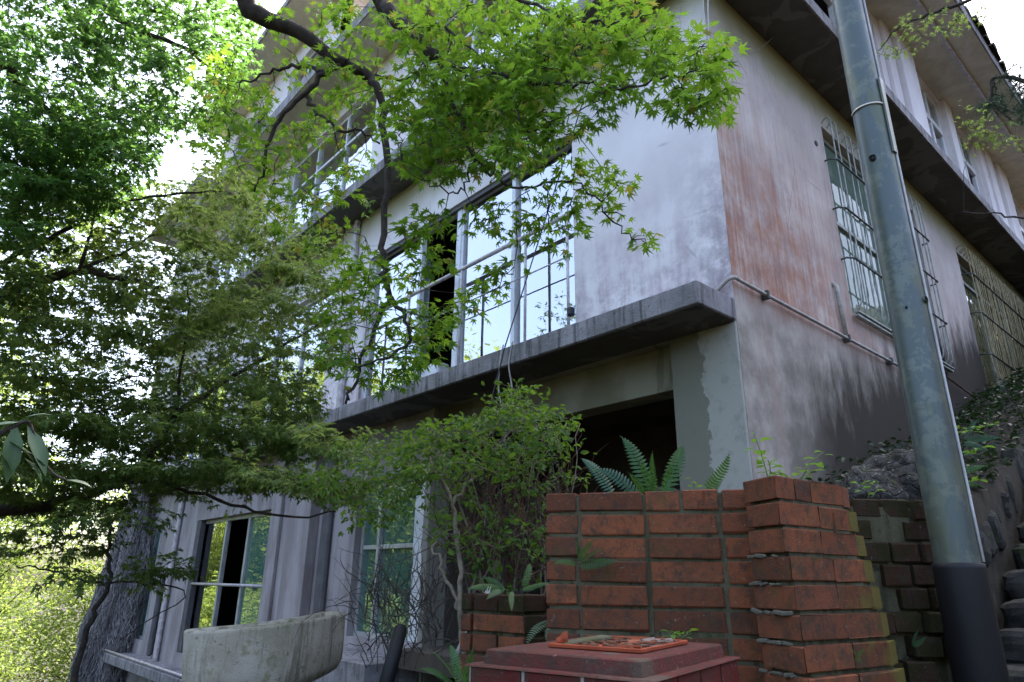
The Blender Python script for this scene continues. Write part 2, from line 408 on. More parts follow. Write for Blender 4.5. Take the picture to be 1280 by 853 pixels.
def chamfer(x0, x1, y0, y1, z0, z1, c):
    P = []; idx = {}
    X, Y, Z = (x0, x1), (y0, y1), (z0, z1); sg = (1, -1)
    for a in (0, 1):
        for b in (0, 1):
            for d in (0, 1):
                for ax in range(3):
                    idx[(a, b, d, ax)] = len(P)
                    P.append((X[a] + (0 if ax == 0 else sg[a]*c), Y[b] + (0 if ax == 1 else sg[b]*c), Z[d] + (0 if ax == 2 else sg[d]*c)))
    Fc = []
    for ax in range(3):
        for s in (0, 1):
            o = [(0, 0), (1, 0), (1, 1), (0, 1)]
            if s == 0: o = o[::-1]
            if ax == 1: o = o[::-1]
            Fc.append(tuple(idx[(*((s, p, q) if ax == 0 else (p, s, q) if ax == 1 else (p, q, s)), ax)] for p, q in o))
    for ax in range(3):      # edges along ax
        o1, o2 = [q for q in range(3) if q != ax]
        for s1 in (0, 1):
            for s2 in (0, 1):
                def key(e, face):
                    t = [0, 0, 0]; t[ax] = e; t[o1] = s1; t[o2] = s2; return idx[(*t, face)]
                Fc.append((key(0, o1), key(1, o1), key(1, o2), key(0, o2)))
    for a in (0, 1):
        for b in (0, 1):
            for d in (0, 1): Fc.append((idx[(a, b, d, 0)], idx[(a, b, d, 1)], idx[(a, b, d, 2)]))
    return P, Fc
def box(name, mat, parent, x0, x1, y0, y1, z0, z1, ch=0.0, M4=None): return MB().box(x0, x1, y0, y1, z0, z1, ch, M4).build(name, mat, parent)
def smoothpath(pts, sub=5):
    P = [Vector(p) for p in pts]; out = []
    for i in range(len(P)-1):
        p0, p1, p2, p3 = P[max(i-1, 0)], P[i], P[i+1], P[min(i+2, len(P)-1)]
        for k in range(sub):
            t = k/sub
            out.append(.5*((2*p1) + (p2-p0)*t + (2*p0-5*p1+4*p2-p3)*t*t + (3*p1-p0-3*p2+p3)*t**3))
    out.append(P[-1]); return out

def wall_panel(name, mat, parent, axis, plane, thick, u0, u1, v0, v1, holes):
    """wall in plane (axis 'y': u = x, 'x': u = y), outer face at plane, inner face at plane+thick, rectangular openings"""
    us = sorted({u0, u1, *[h[0] for h in holes], *[h[1] for h in holes]}); vsx = sorted({v0, v1, *[h[2] for h in holes], *[h[3] for h in holes]})
    us = [u for u in us if u0 <= u <= u1]; vsx = [v for v in vsx if v0 <= v <= v1]
    def solid(i, j):
        if i < 0 or j < 0 or i >= len(us)-1 or j >= len(vsx)-1: return False
        cu, cv = (us[i]+us[i+1])/2, (vsx[j]+vsx[j+1])/2
        return not any(h[0] < cu < h[1] and h[2] < cv < h[3] for h in holes)
    mb = MB()
    P = (lambda u, v, w: (u, plane+w*thick, v)) if axis == 'y' else (lambda u, v, w: (plane+w*thick, u, v))
    for i in range(len(us)-1):
        for j in range(len(vsx)-1):
            if not solid(i, j): continue
            a, b, c, d = us[i], us[i+1], vsx[j], vsx[j+1]
            mb.quad(P(a, c, 0), P(b, c, 0), P(b, d, 0), P(a, d, 0)); mb.quad(P(a, c, 1), P(a, d, 1), P(b, d, 1), P(b, c, 1))
            if not solid(i-1, j): mb.quad(P(a, c, 0), P(a, d, 0), P(a, d, 1), P(a, c, 1))
            if not solid(i+1, j): mb.quad(P(b, c, 0), P(b, c, 1), P(b, d, 1), P(b, d, 0))
            if not solid(i, j-1): mb.quad(P(a, c, 0), P(a, c, 1), P(b, c, 1), P(b, c, 0))
            if not solid(i, j+1): mb.quad(P(a, d, 0), P(b, d, 0), P(b, d, 1), P(a, d, 1))
    return mb.build(name, mat, parent)
exec_parts = []

# ------------------------------------------------------------------ ground
def sst(a, b, x):
    t = min(1, max(0, (x-a)/(b-a))); return t*t*(3-2*t)
def stair_z(y): return 1.55 + .615*(y-.994)
def ground_h(x, y):
    n = .06*math.sin(1.7*x+.6)*math.sin(1.3*y+1) + .04*math.sin(4.1*x-2*y)
    hill = max(0.0, min(stair_z(y), stair_z(9) + (y-9)*.25 if y > 9 else 1e9))
    left = -.15 - .9*sst(-9, -22, x)*2 + (0 if y > -8 else .25*(-8-y)*sst(-8, -30, y)*.4)
    if -13.95 < x < -.06 and .1 < y < 12.4: return -.6
    if x <= -.06:
        return left + n if y < .1 else (left + n if x < -13.9 else left+n)
    lo = left*(1-sst(-.5, 1.0, x))
    if y < -1.45: base = lo + n*.5
    else: base = None
    if x < .905:
        if base is not None: return base
        bank = (1-x)*(1.97+.30*max(0, y)) + x*(1.36+.45*(y+.25))
        k = sst(-1.45, -1.0, y)
        return bank*k + (1-k)*.6 + n*.8
    st = max(-.05, stair_z(min(y, 9))-.22)
    if y > 9: st += (y-9)*.3
    if x < 2.75: return st
    return st + .5*sst(2.75, 3.6, x) + .25*max(0, x-3.2)*sst(3, 8, x) + n if y > -1.5 else st*.5 + n + .12*max(0, x-3)
gx = np.unique(np.round(np.concatenate([np.linspace(-160, -30, 20), np.linspace(-30, -14, 17), np.linspace(-13.96, -2, 20), np.linspace(-2, -.08, 10), np.linspace(-.05, .90, 12), np.linspace(.91, 3.6, 28), np.linspace(3.8, 12, 14), np.linspace(14, 160, 16)]), 3))
gy = np.unique(np.round(np.concatenate([np.linspace(-160, -20, 16), np.linspace(-20, -5, 16), np.linspace(-4.8, 3, 50), np.linspace(3.3, 14, 28), np.linspace(16, 160, 16)]), 3))
gv = [(float(x), float(y), ground_h(float(x), float(y))) for y in gy for x in gx]
nx_ = len(gx)
gf = [(j*nx_+i, j*nx_+i+1, (j+1)*nx_+i+1, (j+1)*nx_+i) for j in range(len(gy)-1) for i in range(nx_-1)]
g = link(bpy.data.objects.new('ground', mesh_np('ground', gv, gf, M['ground'], True))); tag(g, kind='structure')

# ------------------------------------------------------------------ the building
XL = -13.9; YB = 12.5
BL = thing('concrete_building', 'large abandoned concrete building with stained white walls, flat eaves and barred side windows', 'building', (0, 0, 0))
Z1, Z2, Z3 = 3.25, 6.355, 9.05
def lbox(mb, axis, plane, u0, u1, w0, w1, v0, v1, ch=0.0):
    """u along wall, w outward(-)/inward(+) from the face, v height"""
    if axis == 'y': return mb.box(u0, u1, plane+w0, plane+w1, v0, v1, ch)
    return mb.box(plane-w1, plane-w0, u0, u1, v0, v1, ch)
def window(axis, plane, u0, u1, v0, v1, splits=(), transoms=(), open_=(), inset=.08, fw=.05, fmat='alu', gmat='glass', skip_trans=()):
    mb = MB(); d0, d1 = inset, inset+.06
    lbox(mb, axis, plane, u0, u0+fw, d0, d1, v0, v1, .004); lbox(mb, axis, plane, u1-fw, u1, d0, d1, v0, v1, .004)
    lbox(mb, axis, plane, u0+fw, u1-fw, d0, d1, v1-fw, v1, .004); lbox(mb, axis, plane, u0+fw, u1-fw, d0, d1, v0, v0+fw, .004)
    w = mb.build('window', fmat, BL)
    for sx in splits:
        q = MB(); lbox(q, axis, plane, sx-fw*.5, sx+fw*.5, d0-.012, d1-.005, v0+fw, v1-fw, .004); q.build('mullion', fmat, w)
    cells = [u0+fw] + list(splits) + [u1-fw]
    for k in range(len(cells)-1):
        a, b = cells[k], cells[k+1]
        if k in open_: continue
        tv = [v0+fw] + list(transoms) + [v1-fw]
        for j in range(len(tv)-1):
            q = MB(); lbox(q, axis, plane, a, b, d0+.022+.01*(k % 2), d0+.027+.01*(k % 2), tv[j], tv[j+1]); q.build('pane', gmat, w)
        for tz in transoms:
            q = MB(); lbox(q, axis, plane, a+fw*.5, b-fw*.5, d0-.006, d1-.01, tz-fw*.45, tz+fw*.45, .003); q.build('transom', fmat, w)
    return w

# walls ------------------------------------------------------------
H1 = [(-5.25, -1.503, 3.44, 5.62), (-9.4, -6.25, 3.5, 5.62), (-12.9, -10.2, 3.5, 5.62)]
H0 = [(-5.02, -3.62, .95, 2.6), (-10.62, -7.42, .36, 2.47), (-13.35, -12.6, .4, 2.5)]
H2 = [(-4.2, -1.3, 7.1, 8.75), (-8.6, -5.5, 7.1, 8.75), (-12.6, -9.8, 7.1, 8.75)]
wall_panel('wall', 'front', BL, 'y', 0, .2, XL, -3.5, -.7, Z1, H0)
wall_panel('wall', 'front', BL, 'y', 0, .2, XL, -.003, Z1, Z2, H1)
wall_panel('wall', 'front', BL, 'y', 0, .2, XL, -.003, Z2, Z3, H2)
S1 = [(2.06, 4.55, 3.88, 5.91), (6.11, 9.7, 3.95, 5.91)]
S2 = [(2.0, 4.5, 6.52, 9.0), (6.05, 7.2, 6.52, 9.0), (7.6, 8.85, 6.52, 9.0), (10.6, 12.0, 6.52, 9.0)]
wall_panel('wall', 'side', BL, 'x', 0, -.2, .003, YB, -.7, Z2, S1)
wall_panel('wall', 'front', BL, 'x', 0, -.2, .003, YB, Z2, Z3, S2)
wall_panel('wall', 'front', BL, 'y', YB, -.2, XL, -.203, -.7, Z3, [])
wall_panel('wall', 'front', BL, 'x', XL, .2, .203, YB-.203, -.7, Z3, [])
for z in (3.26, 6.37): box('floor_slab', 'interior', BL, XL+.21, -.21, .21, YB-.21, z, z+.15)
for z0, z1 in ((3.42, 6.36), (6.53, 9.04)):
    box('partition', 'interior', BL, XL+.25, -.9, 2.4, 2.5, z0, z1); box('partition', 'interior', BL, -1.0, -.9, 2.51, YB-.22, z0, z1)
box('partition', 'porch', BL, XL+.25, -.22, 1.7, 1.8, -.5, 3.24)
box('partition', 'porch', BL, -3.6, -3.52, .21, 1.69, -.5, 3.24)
box('porch_ceiling', 'porch', BL, -3.5, -.56, .325, 1.69, 3.06, 3.24)
box('porch_floor', 'porch', BL, -3.5, -.22, -.35, 1.69, .8, .95)
# corner column standing a little proud of the wall, and the beam over the porch
MB().box(-.55, -.004, -.012, .34, -.6, 3.249, .006).build('column', 'front', BL)
MB().box(-3.498, -.552, .11, .32, 2.905, 3.2485, .004).build('beam', 'front', BL)
# slabs and eaves
MB().box(XL, 0, -.457, -.001, 3.255, 3.42, .008).build('balcony_slab', 'slab', BL)
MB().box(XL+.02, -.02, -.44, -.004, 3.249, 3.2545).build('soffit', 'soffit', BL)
MB().prism([(XL, -.47), (.47, -.47), (.47, YB), (.001, YB), (.001, -.001), (XL, -.001)], 6.36, 6.50).build('eave_slab', 'slab', BL)
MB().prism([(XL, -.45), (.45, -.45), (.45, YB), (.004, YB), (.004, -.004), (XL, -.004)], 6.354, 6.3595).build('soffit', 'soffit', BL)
MB().prism([(XL-.3, -.66), (.86, -.66), (.86, YB+.4), (XL-.3, YB+.4)], 9.056, 9.26).build('roof_slab', 'slab', BL)
MB().prism([(XL, -.64), (.84, -.64), (.84, YB), (.004, YB), (.004, -.004), (XL, -.004)], 9.048, 9.0555).build('soffit', 'soffit_roof', BL)
box('eave_batten', 'rail', BL, .49, .535, .2, YB, 9.0, 9.047)
me_t = None
for k in range(44):
    y0 = 1.0 + k*.265
    pts = [(.70 + .01*math.sin(k*2.1), y0 + .13*math.cos(a), 9.262 + .085*math.sin(a)) for a in np.linspace(0, math.pi, 7)]
    mb = MB(); base = [(p[0], p[1]-y0, p[2]-9.262) for p in pts]
    if me_t is None:
        i = len(mb.v); mb.v += [(-.4, b[1], b[2]) for b in base] + [(.21, b[1], b[2]) for b in base]
        n = len(base)
        for q in range(n-1): mb.f.append((q, q+1, n+q+1, n+q))
        mb.f.append(tuple(range(n, 2*n)))
        o = mb.build('roof_tile', 'stone', BL); me_t = o.data
    else: o = link(bpy.data.objects.new('roof_tile', me_t), BL)
    o.location = (.70 + random.uniform(-.05, .03), y0, 9.262); o.rotation_euler = (0, random.uniform(-.05, .12), random.uniform(-.05, .05))
# penthouse and end block on the left
wall_panel('wall', 'front', BL, 'y', .02, .2, -13.2, -7.2, 9.26, 11.86, [(-9.4, -7.9, 9.9, 11.4), (-12.4, -10.4, 9.9, 11.4)])
wall_panel('wall', 'front', BL, 'x', -7.2, -.2, .023, 6, 9.26, 11.86, [])
MB().prism([(-13.3, -.66), (-6.7, -.66), (-6.7, 6.5), (-13.3, 6.5)], 11.87, 12.02).build('eave_slab', 'slab', BL)
MB().prism([(-13.2, -.63), (-6.75, -.63), (-6.75, 6.4), (-13.2, 6.4)], 11.862, 11.869).build('soffit', 'soffit_roof', BL)
wall_panel('wall', 'front', BL, 'y', .35, .2, -17.2, -13.92, -.7, 10.56, [(-16.6, -14.6, 7.0, 8.6), (-16.6, -14.6, 4.0, 5.6)])
wall_panel('wall', 'front', BL, 'x', -17.2, .2, .56, 8, -.7, 10.56, [])
MB().prism([(-17.6, -.4), (-13.4, -.4), (-13.4, 8), (-17.6, 8)], 10.57, 10.72).build('eave_slab', 'slab', BL)
window('y', .02, -9.4, -7.9, 9.9, 11.4, [-8.65]); window('y', .02, -12.4, -10.4, 9.9, 11.4, [-11.4])
window('y', .35, -16.6, -14.6, 7.0, 8.6, [-15.6]); window('y', .35, -16.6, -14.6, 4.0, 5.6, [-15.6])

# front windows ------------------------------------------------------
W = window('y', 0, -5.25, -1.503, 3.44, 5.62, [-2.40, -3.27, -4.10][::-1], (), (1,), inset=.07, fw=.055)
box('sash', 'alu', W, -3.36, -3.28, .045, .1, 3.5, 5.57, .004)
box('head_rail', 'darkframe', W, -5.24, -1.51, .02, .068, 5.565, 5.618)
box('door_panel', 'wood', W, -3.46, -3.38, .30, .34, 3.45, 5.3)
box('curtain', 'curtain', W, -5.1, -4.25, .30, .32, 3.45, 5.5)
box('air_conditioner', 'alu', W, -4.05, -3.72, .12, .3, 3.47, 3.85, .02)
window('y', 0, -9.4, -6.25, 3.5, 5.62, [-8.35, -7.3]); window('y', 0, -12.9, -10.2, 3.5, 5.62, [-12.0, -11.1])
for (a, b, c, d) in H2: window('y', 0, a, b, c, d, [a+(b-a)/3, a+2*(b-a)/3], (c+1.05,))
# wall strips on the first floor
box('pilaster', 'front', BL, -5.98, -5.72, -.05, -.001, 3.424, 6.35, .006)
box('downpipe', 'rail', BL, -5.66, -5.58, -.09, -.01, 3.424, 6.35, .02)
# hand rail before the first floor window
hr = MB().tube([(-5.3, -.06, 4.70), (-1.50, -.06, 4.70)], .022, 8).build('handrail', 'rail', BL, True)
for x in (-5.1, -4.1, -3.09, -2.085, -1.53): MB().tube([(x, -.06, 3.42), (x, -.06, 4.69)], .014, 6).build('post', 'rail', hr, True)
for z in (4.28,): MB().tube([(-5.3, -.06, z), (-1.50, -.06, z)], .008, 6).build('rail', 'rail', hr, True)
MB().tube([(-1.50, -.06, 4.70), (-1.46, -.06, 4.70), (-1.45, -.0, 4.70)], .022, 8).build('bracket', 'rail', hr, True)
MB().box(-1.53, -1.47, -.09, -.03, 3.70, 3.78, .012).build('bracket', 'cable', hr)

# ground floor front
W = window('y', 0, -10.62, -7.42, .36, 2.47, [-9.43, -8.48], (), (1,), inset=.10, fw=.06, fmat='alu_grey', gmat='glass_teal')
for ch in W.children:
    if ch.name.startswith('pane') and ch.data.vertices[0].co.x < -9.5: ch.data.materials[0] = M['glass']
box('curtain', 'curtain', W, -8.4, -7.55, .30, .315, .4, 2.4)
MB().tube([(-10.5, .03, 1.43), (-7.5, .03, 1.43)], .022, 8).build('rail', 'rail', W, True)
box('reveal', 'darkframe', W, -10.615, -10.45, .012, .095, .365, 2.465)
W = window('y', 0, -5.02, -3.62, .95, 2.6, [-4.62], (1.88,), (), inset=.08, fw=.05, fmat='alu_grey', gmat='glass_teal')
box('post', 'alu', W, -3.86, -3.66, .03, .079, .96, 2.59, .004)
window('y', 0, -13.35, -12.6, .4, 2.5, [-12.95], (), (), fmat='alu_grey', gmat='glass_teal')
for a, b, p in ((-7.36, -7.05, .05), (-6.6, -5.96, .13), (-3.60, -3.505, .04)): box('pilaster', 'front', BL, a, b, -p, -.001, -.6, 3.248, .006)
box('downpipe', 'darkframe', BL, -5.78, -5.56, -.06, -.002, -.4, 3.248, .02)
box('downpipe', 'rail', BL, -11.55, -11.45, -.1, -.01, -.2, 3.248, .03)
box('downpipe', 'darkframe', BL, -11.95, -11.85, -.1, -.01, .2, 1.6, .03)
box('terrace_slab', 'slab', BL, XL+.4, -6.9, -.42, -.002, .0, .16, .01)
box('terrace_slab', 'slab', BL, -6.88, -3.52, -.62, -.002, .55, .84, .01)
MB().tube([(XL+.4, -.40, .20), (-7.2, -.40, .20)], .02, 6).build('edge_rail', 'rail', BL, True)
# black lattice inside the porch
lt = MB()
for k in range(11):
    x = -2.9 + k*.2
    lt.tube([(x, .55, 1.55), (x+.45, .55, 2.15)], .017, 5); lt.tube([(x+.45, .575, 1.55), (x, .575, 2.15)], .017, 5)
lt.tube([(-3.2, .56, 2.16), (-.7, .56, 2.16)], .02, 5)
lt.build('lattice', 'black', BL)

# side windows with grilles --------------------------------------------
def grille(y0, y1, z0, z1, n, rails, out, W_, low_bulge=False, gm='grille'):
    root = MB(); root.box(.03, out-.012, y0, y1, z0-.018, z0+.0, .003).box(.015, .06, y0, y1, z0-.05, z0-.028, .003)
    G = root.build('window_grille', gm, W_)
    me = None
    for k in range(n):
        y = y0 + .04 + (y1-y0-.08)*k/(n-1)
        if me is None:
            prof = [(.0, z1+.05), (.03, z1+.085), (.07, z1+.085), (out, z1+.04), (out, z1-.05), (out, (z0+z1)/2), (out, z0+.28), (out, z0+.09), (out-.03, z0+.035), (.04, z0+.012)]
            if low_bulge: prof = prof[:-3] + [(out+.02, z0+.14), (out-.005, z0+.05), (.02, z0-.03)]
            o = MB().tube(smoothpath([(a, 0, b) for a, b in prof], 3), .0075, 6).build('bar', gm, G, True); me = o.data
        else: o = link(bpy.data.objects.new('bar', me), G)
        o.location.y = y + random.uniform(-.006, .006); o.rotation_euler.x = random.uniform(-.006, .006)
    for z in rails:
        MB().tube([(0, y0-.03, z), (out*.6, y0-.03, z), (out+.012, y0+.03, z), (out+.012, y1-.03, z), (out*.6, y1+.03, z), (0, y1+.03, z)], .010, 6).build('rail', 'grille_dark', G, True)
    return G
W = window('x', 0, 2.06, 4.55, 3.88, 5.91, [3.3], (4.9,), (), inset=.07, fw=.05, fmat='grille', gmat='glass_frost')
grille(2.04, 4.57, 3.88, 5.90, 17, (5.47, 4.93, 4.40), .085, W)
W = window('x', 0, 6.11, 9.7, 3.95, 5.91, [7.3, 8.5], (5.6,), (), inset=.09, fw=.05, fmat='grille', gmat='glass_olive')
grille(6.12, 9.72, 3.97, 5.90, 36, (5.55, 4.98, 4.40), .11, W, True, 'grille_rust')
# second floor side windows, white, some panes gone
for (a, b, c, d), op, sp in zip(S2, ((0,), (0,), (1,), (0,)), (2, 2, 2, 2)):
    splits = [a + (b-a)*q/sp for q in range(1, sp)]
    w = window('x', 0, a, b, c, d, splits, (), op, inset=.06, fw=.075)
    q = MB(); lbox(q, 'x', 0, a+.07, b-.07, .04, .10, 8.33, 8.43, .004); q.build('transom', 'alu', w)
    for kk in op:
        e = [a+.07] + splits + [b-.07]
        q = MB(); lbox(q, 'x', 0, e[kk], e[kk+1], .085, .09, 8.4, d-.07); q.build('pane', 'glass_frost', w)
for a, b, p in ((4.72, 5.0, .05), (5.04, 5.66, .12), (7.22, 7.56, .06), (8.92, 9.22, .06), (9.24, 9.6, .10), (9.9, 10.5, .12)):
    box('pier', 'front', BL, .001, p, a, b, 6.503, 9.046, .006)
# conduit on the side wall
cd = MB().tube(smoothpath([(-.26, -.025, 3.455), (-.12, -.03, 3.50), (-.01, -.035, 3.555), (.03, .0, 3.565), (.035, .12, 3.555), (.035, 1.2, 3.55), (.035, 2.9, 3.55)], 4), .0145, 8).build('conduit', 'pvc', BL, True)
for y in (.4, 1.77, 2.7): MB().box(.0, .06, y-.014, y+.014, 3.515, 3.585, .006).build('clip', 'grille_dark', cd)
MB().tube([(.03, 1.76, 3.56), (.03, 1.72, 4.03), (.0, 1.72, 4.06)], .02, 8).build('conduit', 'pvc', BL, True)
MB().tube([(.05, 4.3, 3.72), (.06, 5.6, 3.62), (.12, 6.1, 3.45)], .012, 6).build('conduit', 'wood', BL, True)
MB().tube([(-.02, 1.86, 5.60), (.008, 1.86, 5.60)], .03, 10).build('vent_hole', 'cable', BL)
# loose wires on the walls
MB().tube(smoothpath([onx(978, 0, .2), onx(985, 20, .2), onx(968, 45, .08), onx(948, 62, .03), onx(932, 66, .02), onx(930, 60, .02), onx(940, 55, .02)], 5), .003, 5).build('wire', 'pvc', BL, True)
for dx in (0, .04):
    MB().tube(smoothpath([(-.0+dx*.4, -.02, 6.34), (.03+dx, -.03, 6.15), (.015+dx, -.03, 5.95), (.02+dx*.3, -.03, 5.6)], 5), .006, 5).build('wire', 'cord', BL, True)
MB().tube(smoothpath([(-.30, -.012, 6.02), (-.29, -.02, 6.0), (-.33, -.02, 5.95)], 3), .012, 5).build('hook', 'cable', BL)
MB().tube([(-1.05, -.05, 6.35), (-1.86, -.49, 3.42), (-2.2, -.55, 2.3)], .006, 5).build('hanging_cable', 'cable', BL)
for k, x in enumerate((-1.80, -1.92)):
    MB().tube(smoothpath([(x, -.46, 3.45), (x-.03, -.475, 3.25), (x+.02-.04*k, -.48, 3.0), (-1.83, -.50, 2.75), (-1.84, -.5, 2.4)], 5), .007, 5).build('hanging_cord', 'pvc', BL, True)

# ------------------------------------------------------------------ brick work
def brick_variants(n, jit=.0014):
    out = []
    for k in range(n):
        P, Fc = chamfer(-.5, .5, -.5, .5, -.5, .5, .04)
        r = np.random.default_rng(100+k)
        P = np.array(P); sc = np.array([.2, .1, .06])
        Q = P*sc; c = np.sign(P)*(np.array([.2, .1, .06])/2 - .004)
        Q = np.where(np.abs(P) > .49, np.sign(P)*sc/2, c)          # even 4 mm chamfer
        Q = Q + r.normal(0, jit, Q.shape)
        out.append((Q/sc, Fc))
    return out
BV = brick_variants(7)
BMESH = {}
def brick(parent, mat, a, d, o, s, ln, z, h=.06, th=.1, proud=0.0):
    k = random.randrange(len(BV))
    if (k, mat) not in BMESH: BMESH[(k, mat)] = mesh_np('brick', *BV[k], M[mat])
    ob = link(bpy.data.objects.new('brick', BMESH[(k, mat)]), parent)
    c = a + d*(s+ln/2) - o*(th/2 - proud)
    ob.location = (c.x, c.y, z - h/2 + random.uniform(-.0015, .0015)); ob.scale = (ln/1.0, th, h)
    ob.rotation_euler = (random.uniform(-.012, .012), random.uniform(-.006, .006), math.atan2(d.y, d.x) + random.uniform(-.008, .008))
    return ob
def run(parent, p0, p1, z, pieces, mat, gap=.011, start=0.0, proud=0.004, th=.1, h=.06):
    a = Vector((*p0, 0)); d = Vector((p1[0]-p0[0], p1[1]-p0[1], 0)); L = d.length; d.normalize(); o = Vector((d.y, -d.x, 0)); s = start
    for ln in pieces:
        if callable(mat): mt = mat(s/L)
        else: mt = mat
        brick(parent, mt, a, d, o, s, ln, z, h, th, proud + random.uniform(-.004, .005)); s += ln+gap
WALL = thing('brick_planter_wall', 'low red brick planter wall with a flared pillar end beside the steel pole', 'brick wall', (1.1, -2.1, 0))
WALL.location = (0, 0, 0)
P1, P2 = (.600, -2.430), (1.32, -1.976)
NC = 12
core = MB()
dd = Vector((P2[0]-P1[0], P2[1]-P1[1], 0)).normalized(); oo = Vector((dd.y, -dd.x, 0))
def off(p, s, o): return (p[0]+dd.x*s+oo.x*o, p[1]+dd.y*s+oo.y*o)
core.prism([off(P1, .01, -.005), off(P2, 0, -.005), off(P2, 0, -.11), off(P1, .01, -.11)], -.2, 1.812)
core.build('mortar', 'mortar', WALL)
for k in range(NC):
    z = 1.822 - .0705*k
    sh = random.uniform(-.006, .006)
    pcs = [.10, .20, .105, .105, .2] if k == 0 else [.10+sh, .205-sh, .212+random.uniform(-.004, .004), .21, .1]
    run(WALL, P1, P2, z, pcs, 'brick', proud=.002)
pt = [(1.155, -2.150), (1.292, -2.223), (1.330, -1.880), (1.315, -1.800), (1.12, -1.80)]
pb = [(1.205, -2.228), (1.362, -2.285), (1.415, -1.885), (1.400, -1.790), (1.14, -1.78)]
def pl(k): t = k/8.0; return [(a[0]+(b[0]-a[0])*t, a[1]+(b[1]-a[1])*t) for a, b in zip(pt, pb)]
def inset(poly, q):
    cx = sum(p[0] for p in poly)/len(poly); cyy = sum(p[1] for p in poly)/len(poly)
    return [(cx+(p[0]-cx)*q, cyy+(p[1]-cyy)*q) for p in poly]
MB().prism(inset(pl(26), .90), -.2, 1.80, inset(pl(0), .90)).build('mortar', 'mortar', WALL)
def lerp2(a, b, t): return (a[0]+(b[0]-a[0])*t, a[1]+(b[1]-a[1])*t)
def mitre_brick(o0, o1, i1, i0, z1, h, mat, g=.0016):
    cx = (o0[0]+o1[0]+i0[0]+i1[0])/4; cyy = (o0[1]+o1[1]+i0[1]+i1[1])/4; v = []; f = []
    L = math.hypot(o1[0]-o0[0], o1[1]-o0[1]); e = g/max(L, .02)
    q = [lerp2(o0, o1, e), lerp2(o1, o0, e), lerp2(i1, i0, e), lerp2(i0, i1, e)]
    ins = [(p[0]+(cx-p[0])*.035, p[1]+(cyy-p[1])*.035) for p in q]
    for z, ring in ((z1-h, ins), (z1-h+.003, q), (z1-.003, q), (z1, ins)):
        v += [(p[0]+random.gauss(0, .0008), p[1]+random.gauss(0, .0008), z+random.gauss(0, .0007)) for p in ring]
    for r in range(3):
        for c in range(4): f.append((r*4+c, r*4+(c+1) % 4, r*4+4+(c+1) % 4, r*4+4+c))
    f += [(3, 2, 1, 0), (12, 13, 14, 15)]
    return link(bpy.data.objects.new('brick', mesh_np('brick', v, f, M[mat])), WALL)
for k in range(14):
    z = 1.834 - .0718*k; q = pl(k); q = [(p[0]+random.uniform(-.003, .003), p[1]+random.uniform(-.003, .003)) for p in q]
    n_ = inset(q, .62); h = .0605
    mitre_brick(q[0], q[1], n_[1], n_[0], z, h, 'brick')
    t = .53 + random.uniform(-.04, .04); om, im = lerp2(q[1], q[2], t), lerp2(n_[1], n_[2], t)
    if k == 0:
        oa, ia = lerp2(q[1], q[2], .27), lerp2(n_[1], n_[2], .27)
        mitre_brick(q[1], oa, ia, n_[1], z, h, 'brick'); mitre_brick(oa, om, im, ia, z+.001, h, 'brick')
    else: mitre_brick(q[1], om, im, n_[1], z+.001, h, 'brick')
    mitre_brick(om, q[2], n_[2], im, z, h, 'brick' if k < 3 or random.random() < .4 else 'brick_edge')
    mitre_brick(q[2], q[3], n_[3], n_[2], z-.001, h, 'brick' if k == 0 else 'brick_lichen')
# ragged mortar squeezed out under the pillar's courses
for k in range(3, 8):
    q = pl(k); z = 1.834 - .0718*k
    mb = MB(); n = 9
    for i in range(n):
        t = i/n; x = q[0][0]+(q[1][0]-q[0][0])*t*.85; y = q[0][1]+(q[1][1]-q[0][1])*t*.85
        s = random.uniform(.003, .010)
        if random.random() < .35: continue
        mb.box(x-s*1.6, x+s*1.6, y-s-.001, y+s-.001, z-s*.3, z+s*.9, s*.3, Matrix.Translation((x, y, z)) @ Matrix.Rotation(random.uniform(-.6, .6), 4, 'Z') @ Matrix.Rotation(random.uniform(-.3, .3), 4, 'Y') @ Matrix.Translation((-x, -y, -z)))
    mb.build('mortar', 'mortar_pale', WALL)
MOSS = thing('mossy_brick_wall', 'dark moss covered brick wall of upright headers behind the pole', 'brick wall')
q0, q1 = (1.19, -1.70), (1.47, -1.29)
dv = Vector((q1[0]-q0[0], q1[1]-q0[1], 0)).normalized(); ov = Vector((dv.y, -dv.x, 0))
MB().prism([(q0[0]-ov.x*.012, q0[1]-ov.y*.012), (q1[0]-ov.x*.012, q1[1]-ov.y*.012), (q1[0]-ov.x*.11, q1[1]-ov.y*.11), (q0[0]-ov.x*.11, q0[1]-ov.y*.11)], -.2, 1.80).build('mortar', 'mortar', MOSS)
for k in range(12):
    z = 1.826-.0715*k
    a0 = (q0[0]+ov.x*.006*k, q0[1]+ov.y*.006*k); a1 = (q1[0]+ov.x*.006*k, q1[1]+ov.y*.006*k)
    pcs = [.095]*4 if k % 2 == 0 else [.05, .095, .095, .1, .05]
    a = Vector((*a0, 0)); s = 0
    for ln in pcs:
        if not (k > 0 and random.random() < .12): brick(MOSS, 'brick_moss', a, dv, ov, s, ln, z, .062, .1, random.uniform(-.012, .012))
        s += ln+.012
LOW = thing('low_brick_wall', 'small lower brick planter left of the tall brick wall', 'brick wall')
l0, l1, l2 = (.045, -2.335), (.318, -2.262), (.335, -2.04)
MB().prism([(l0[0]+.01, l0[1]+.02), (l1[0]-.012, l1[1]+.012), (l2[0]-.012, l2[1]), (.05, -2.06)], -.2, 1.47).build('mortar', 'mortar', LOW)
for k in range(9):
    z = 1.50-.07*k
    run(LOW, l0, l1, z, [.045, .105, .11] if k % 2 == 0 else [.045, .222], 'brick_moss' if k == 0 else 'brick', proud=.003)
    run(LOW, l1, l2, z, [.1, .105], 'brick_moss', proud=.003)
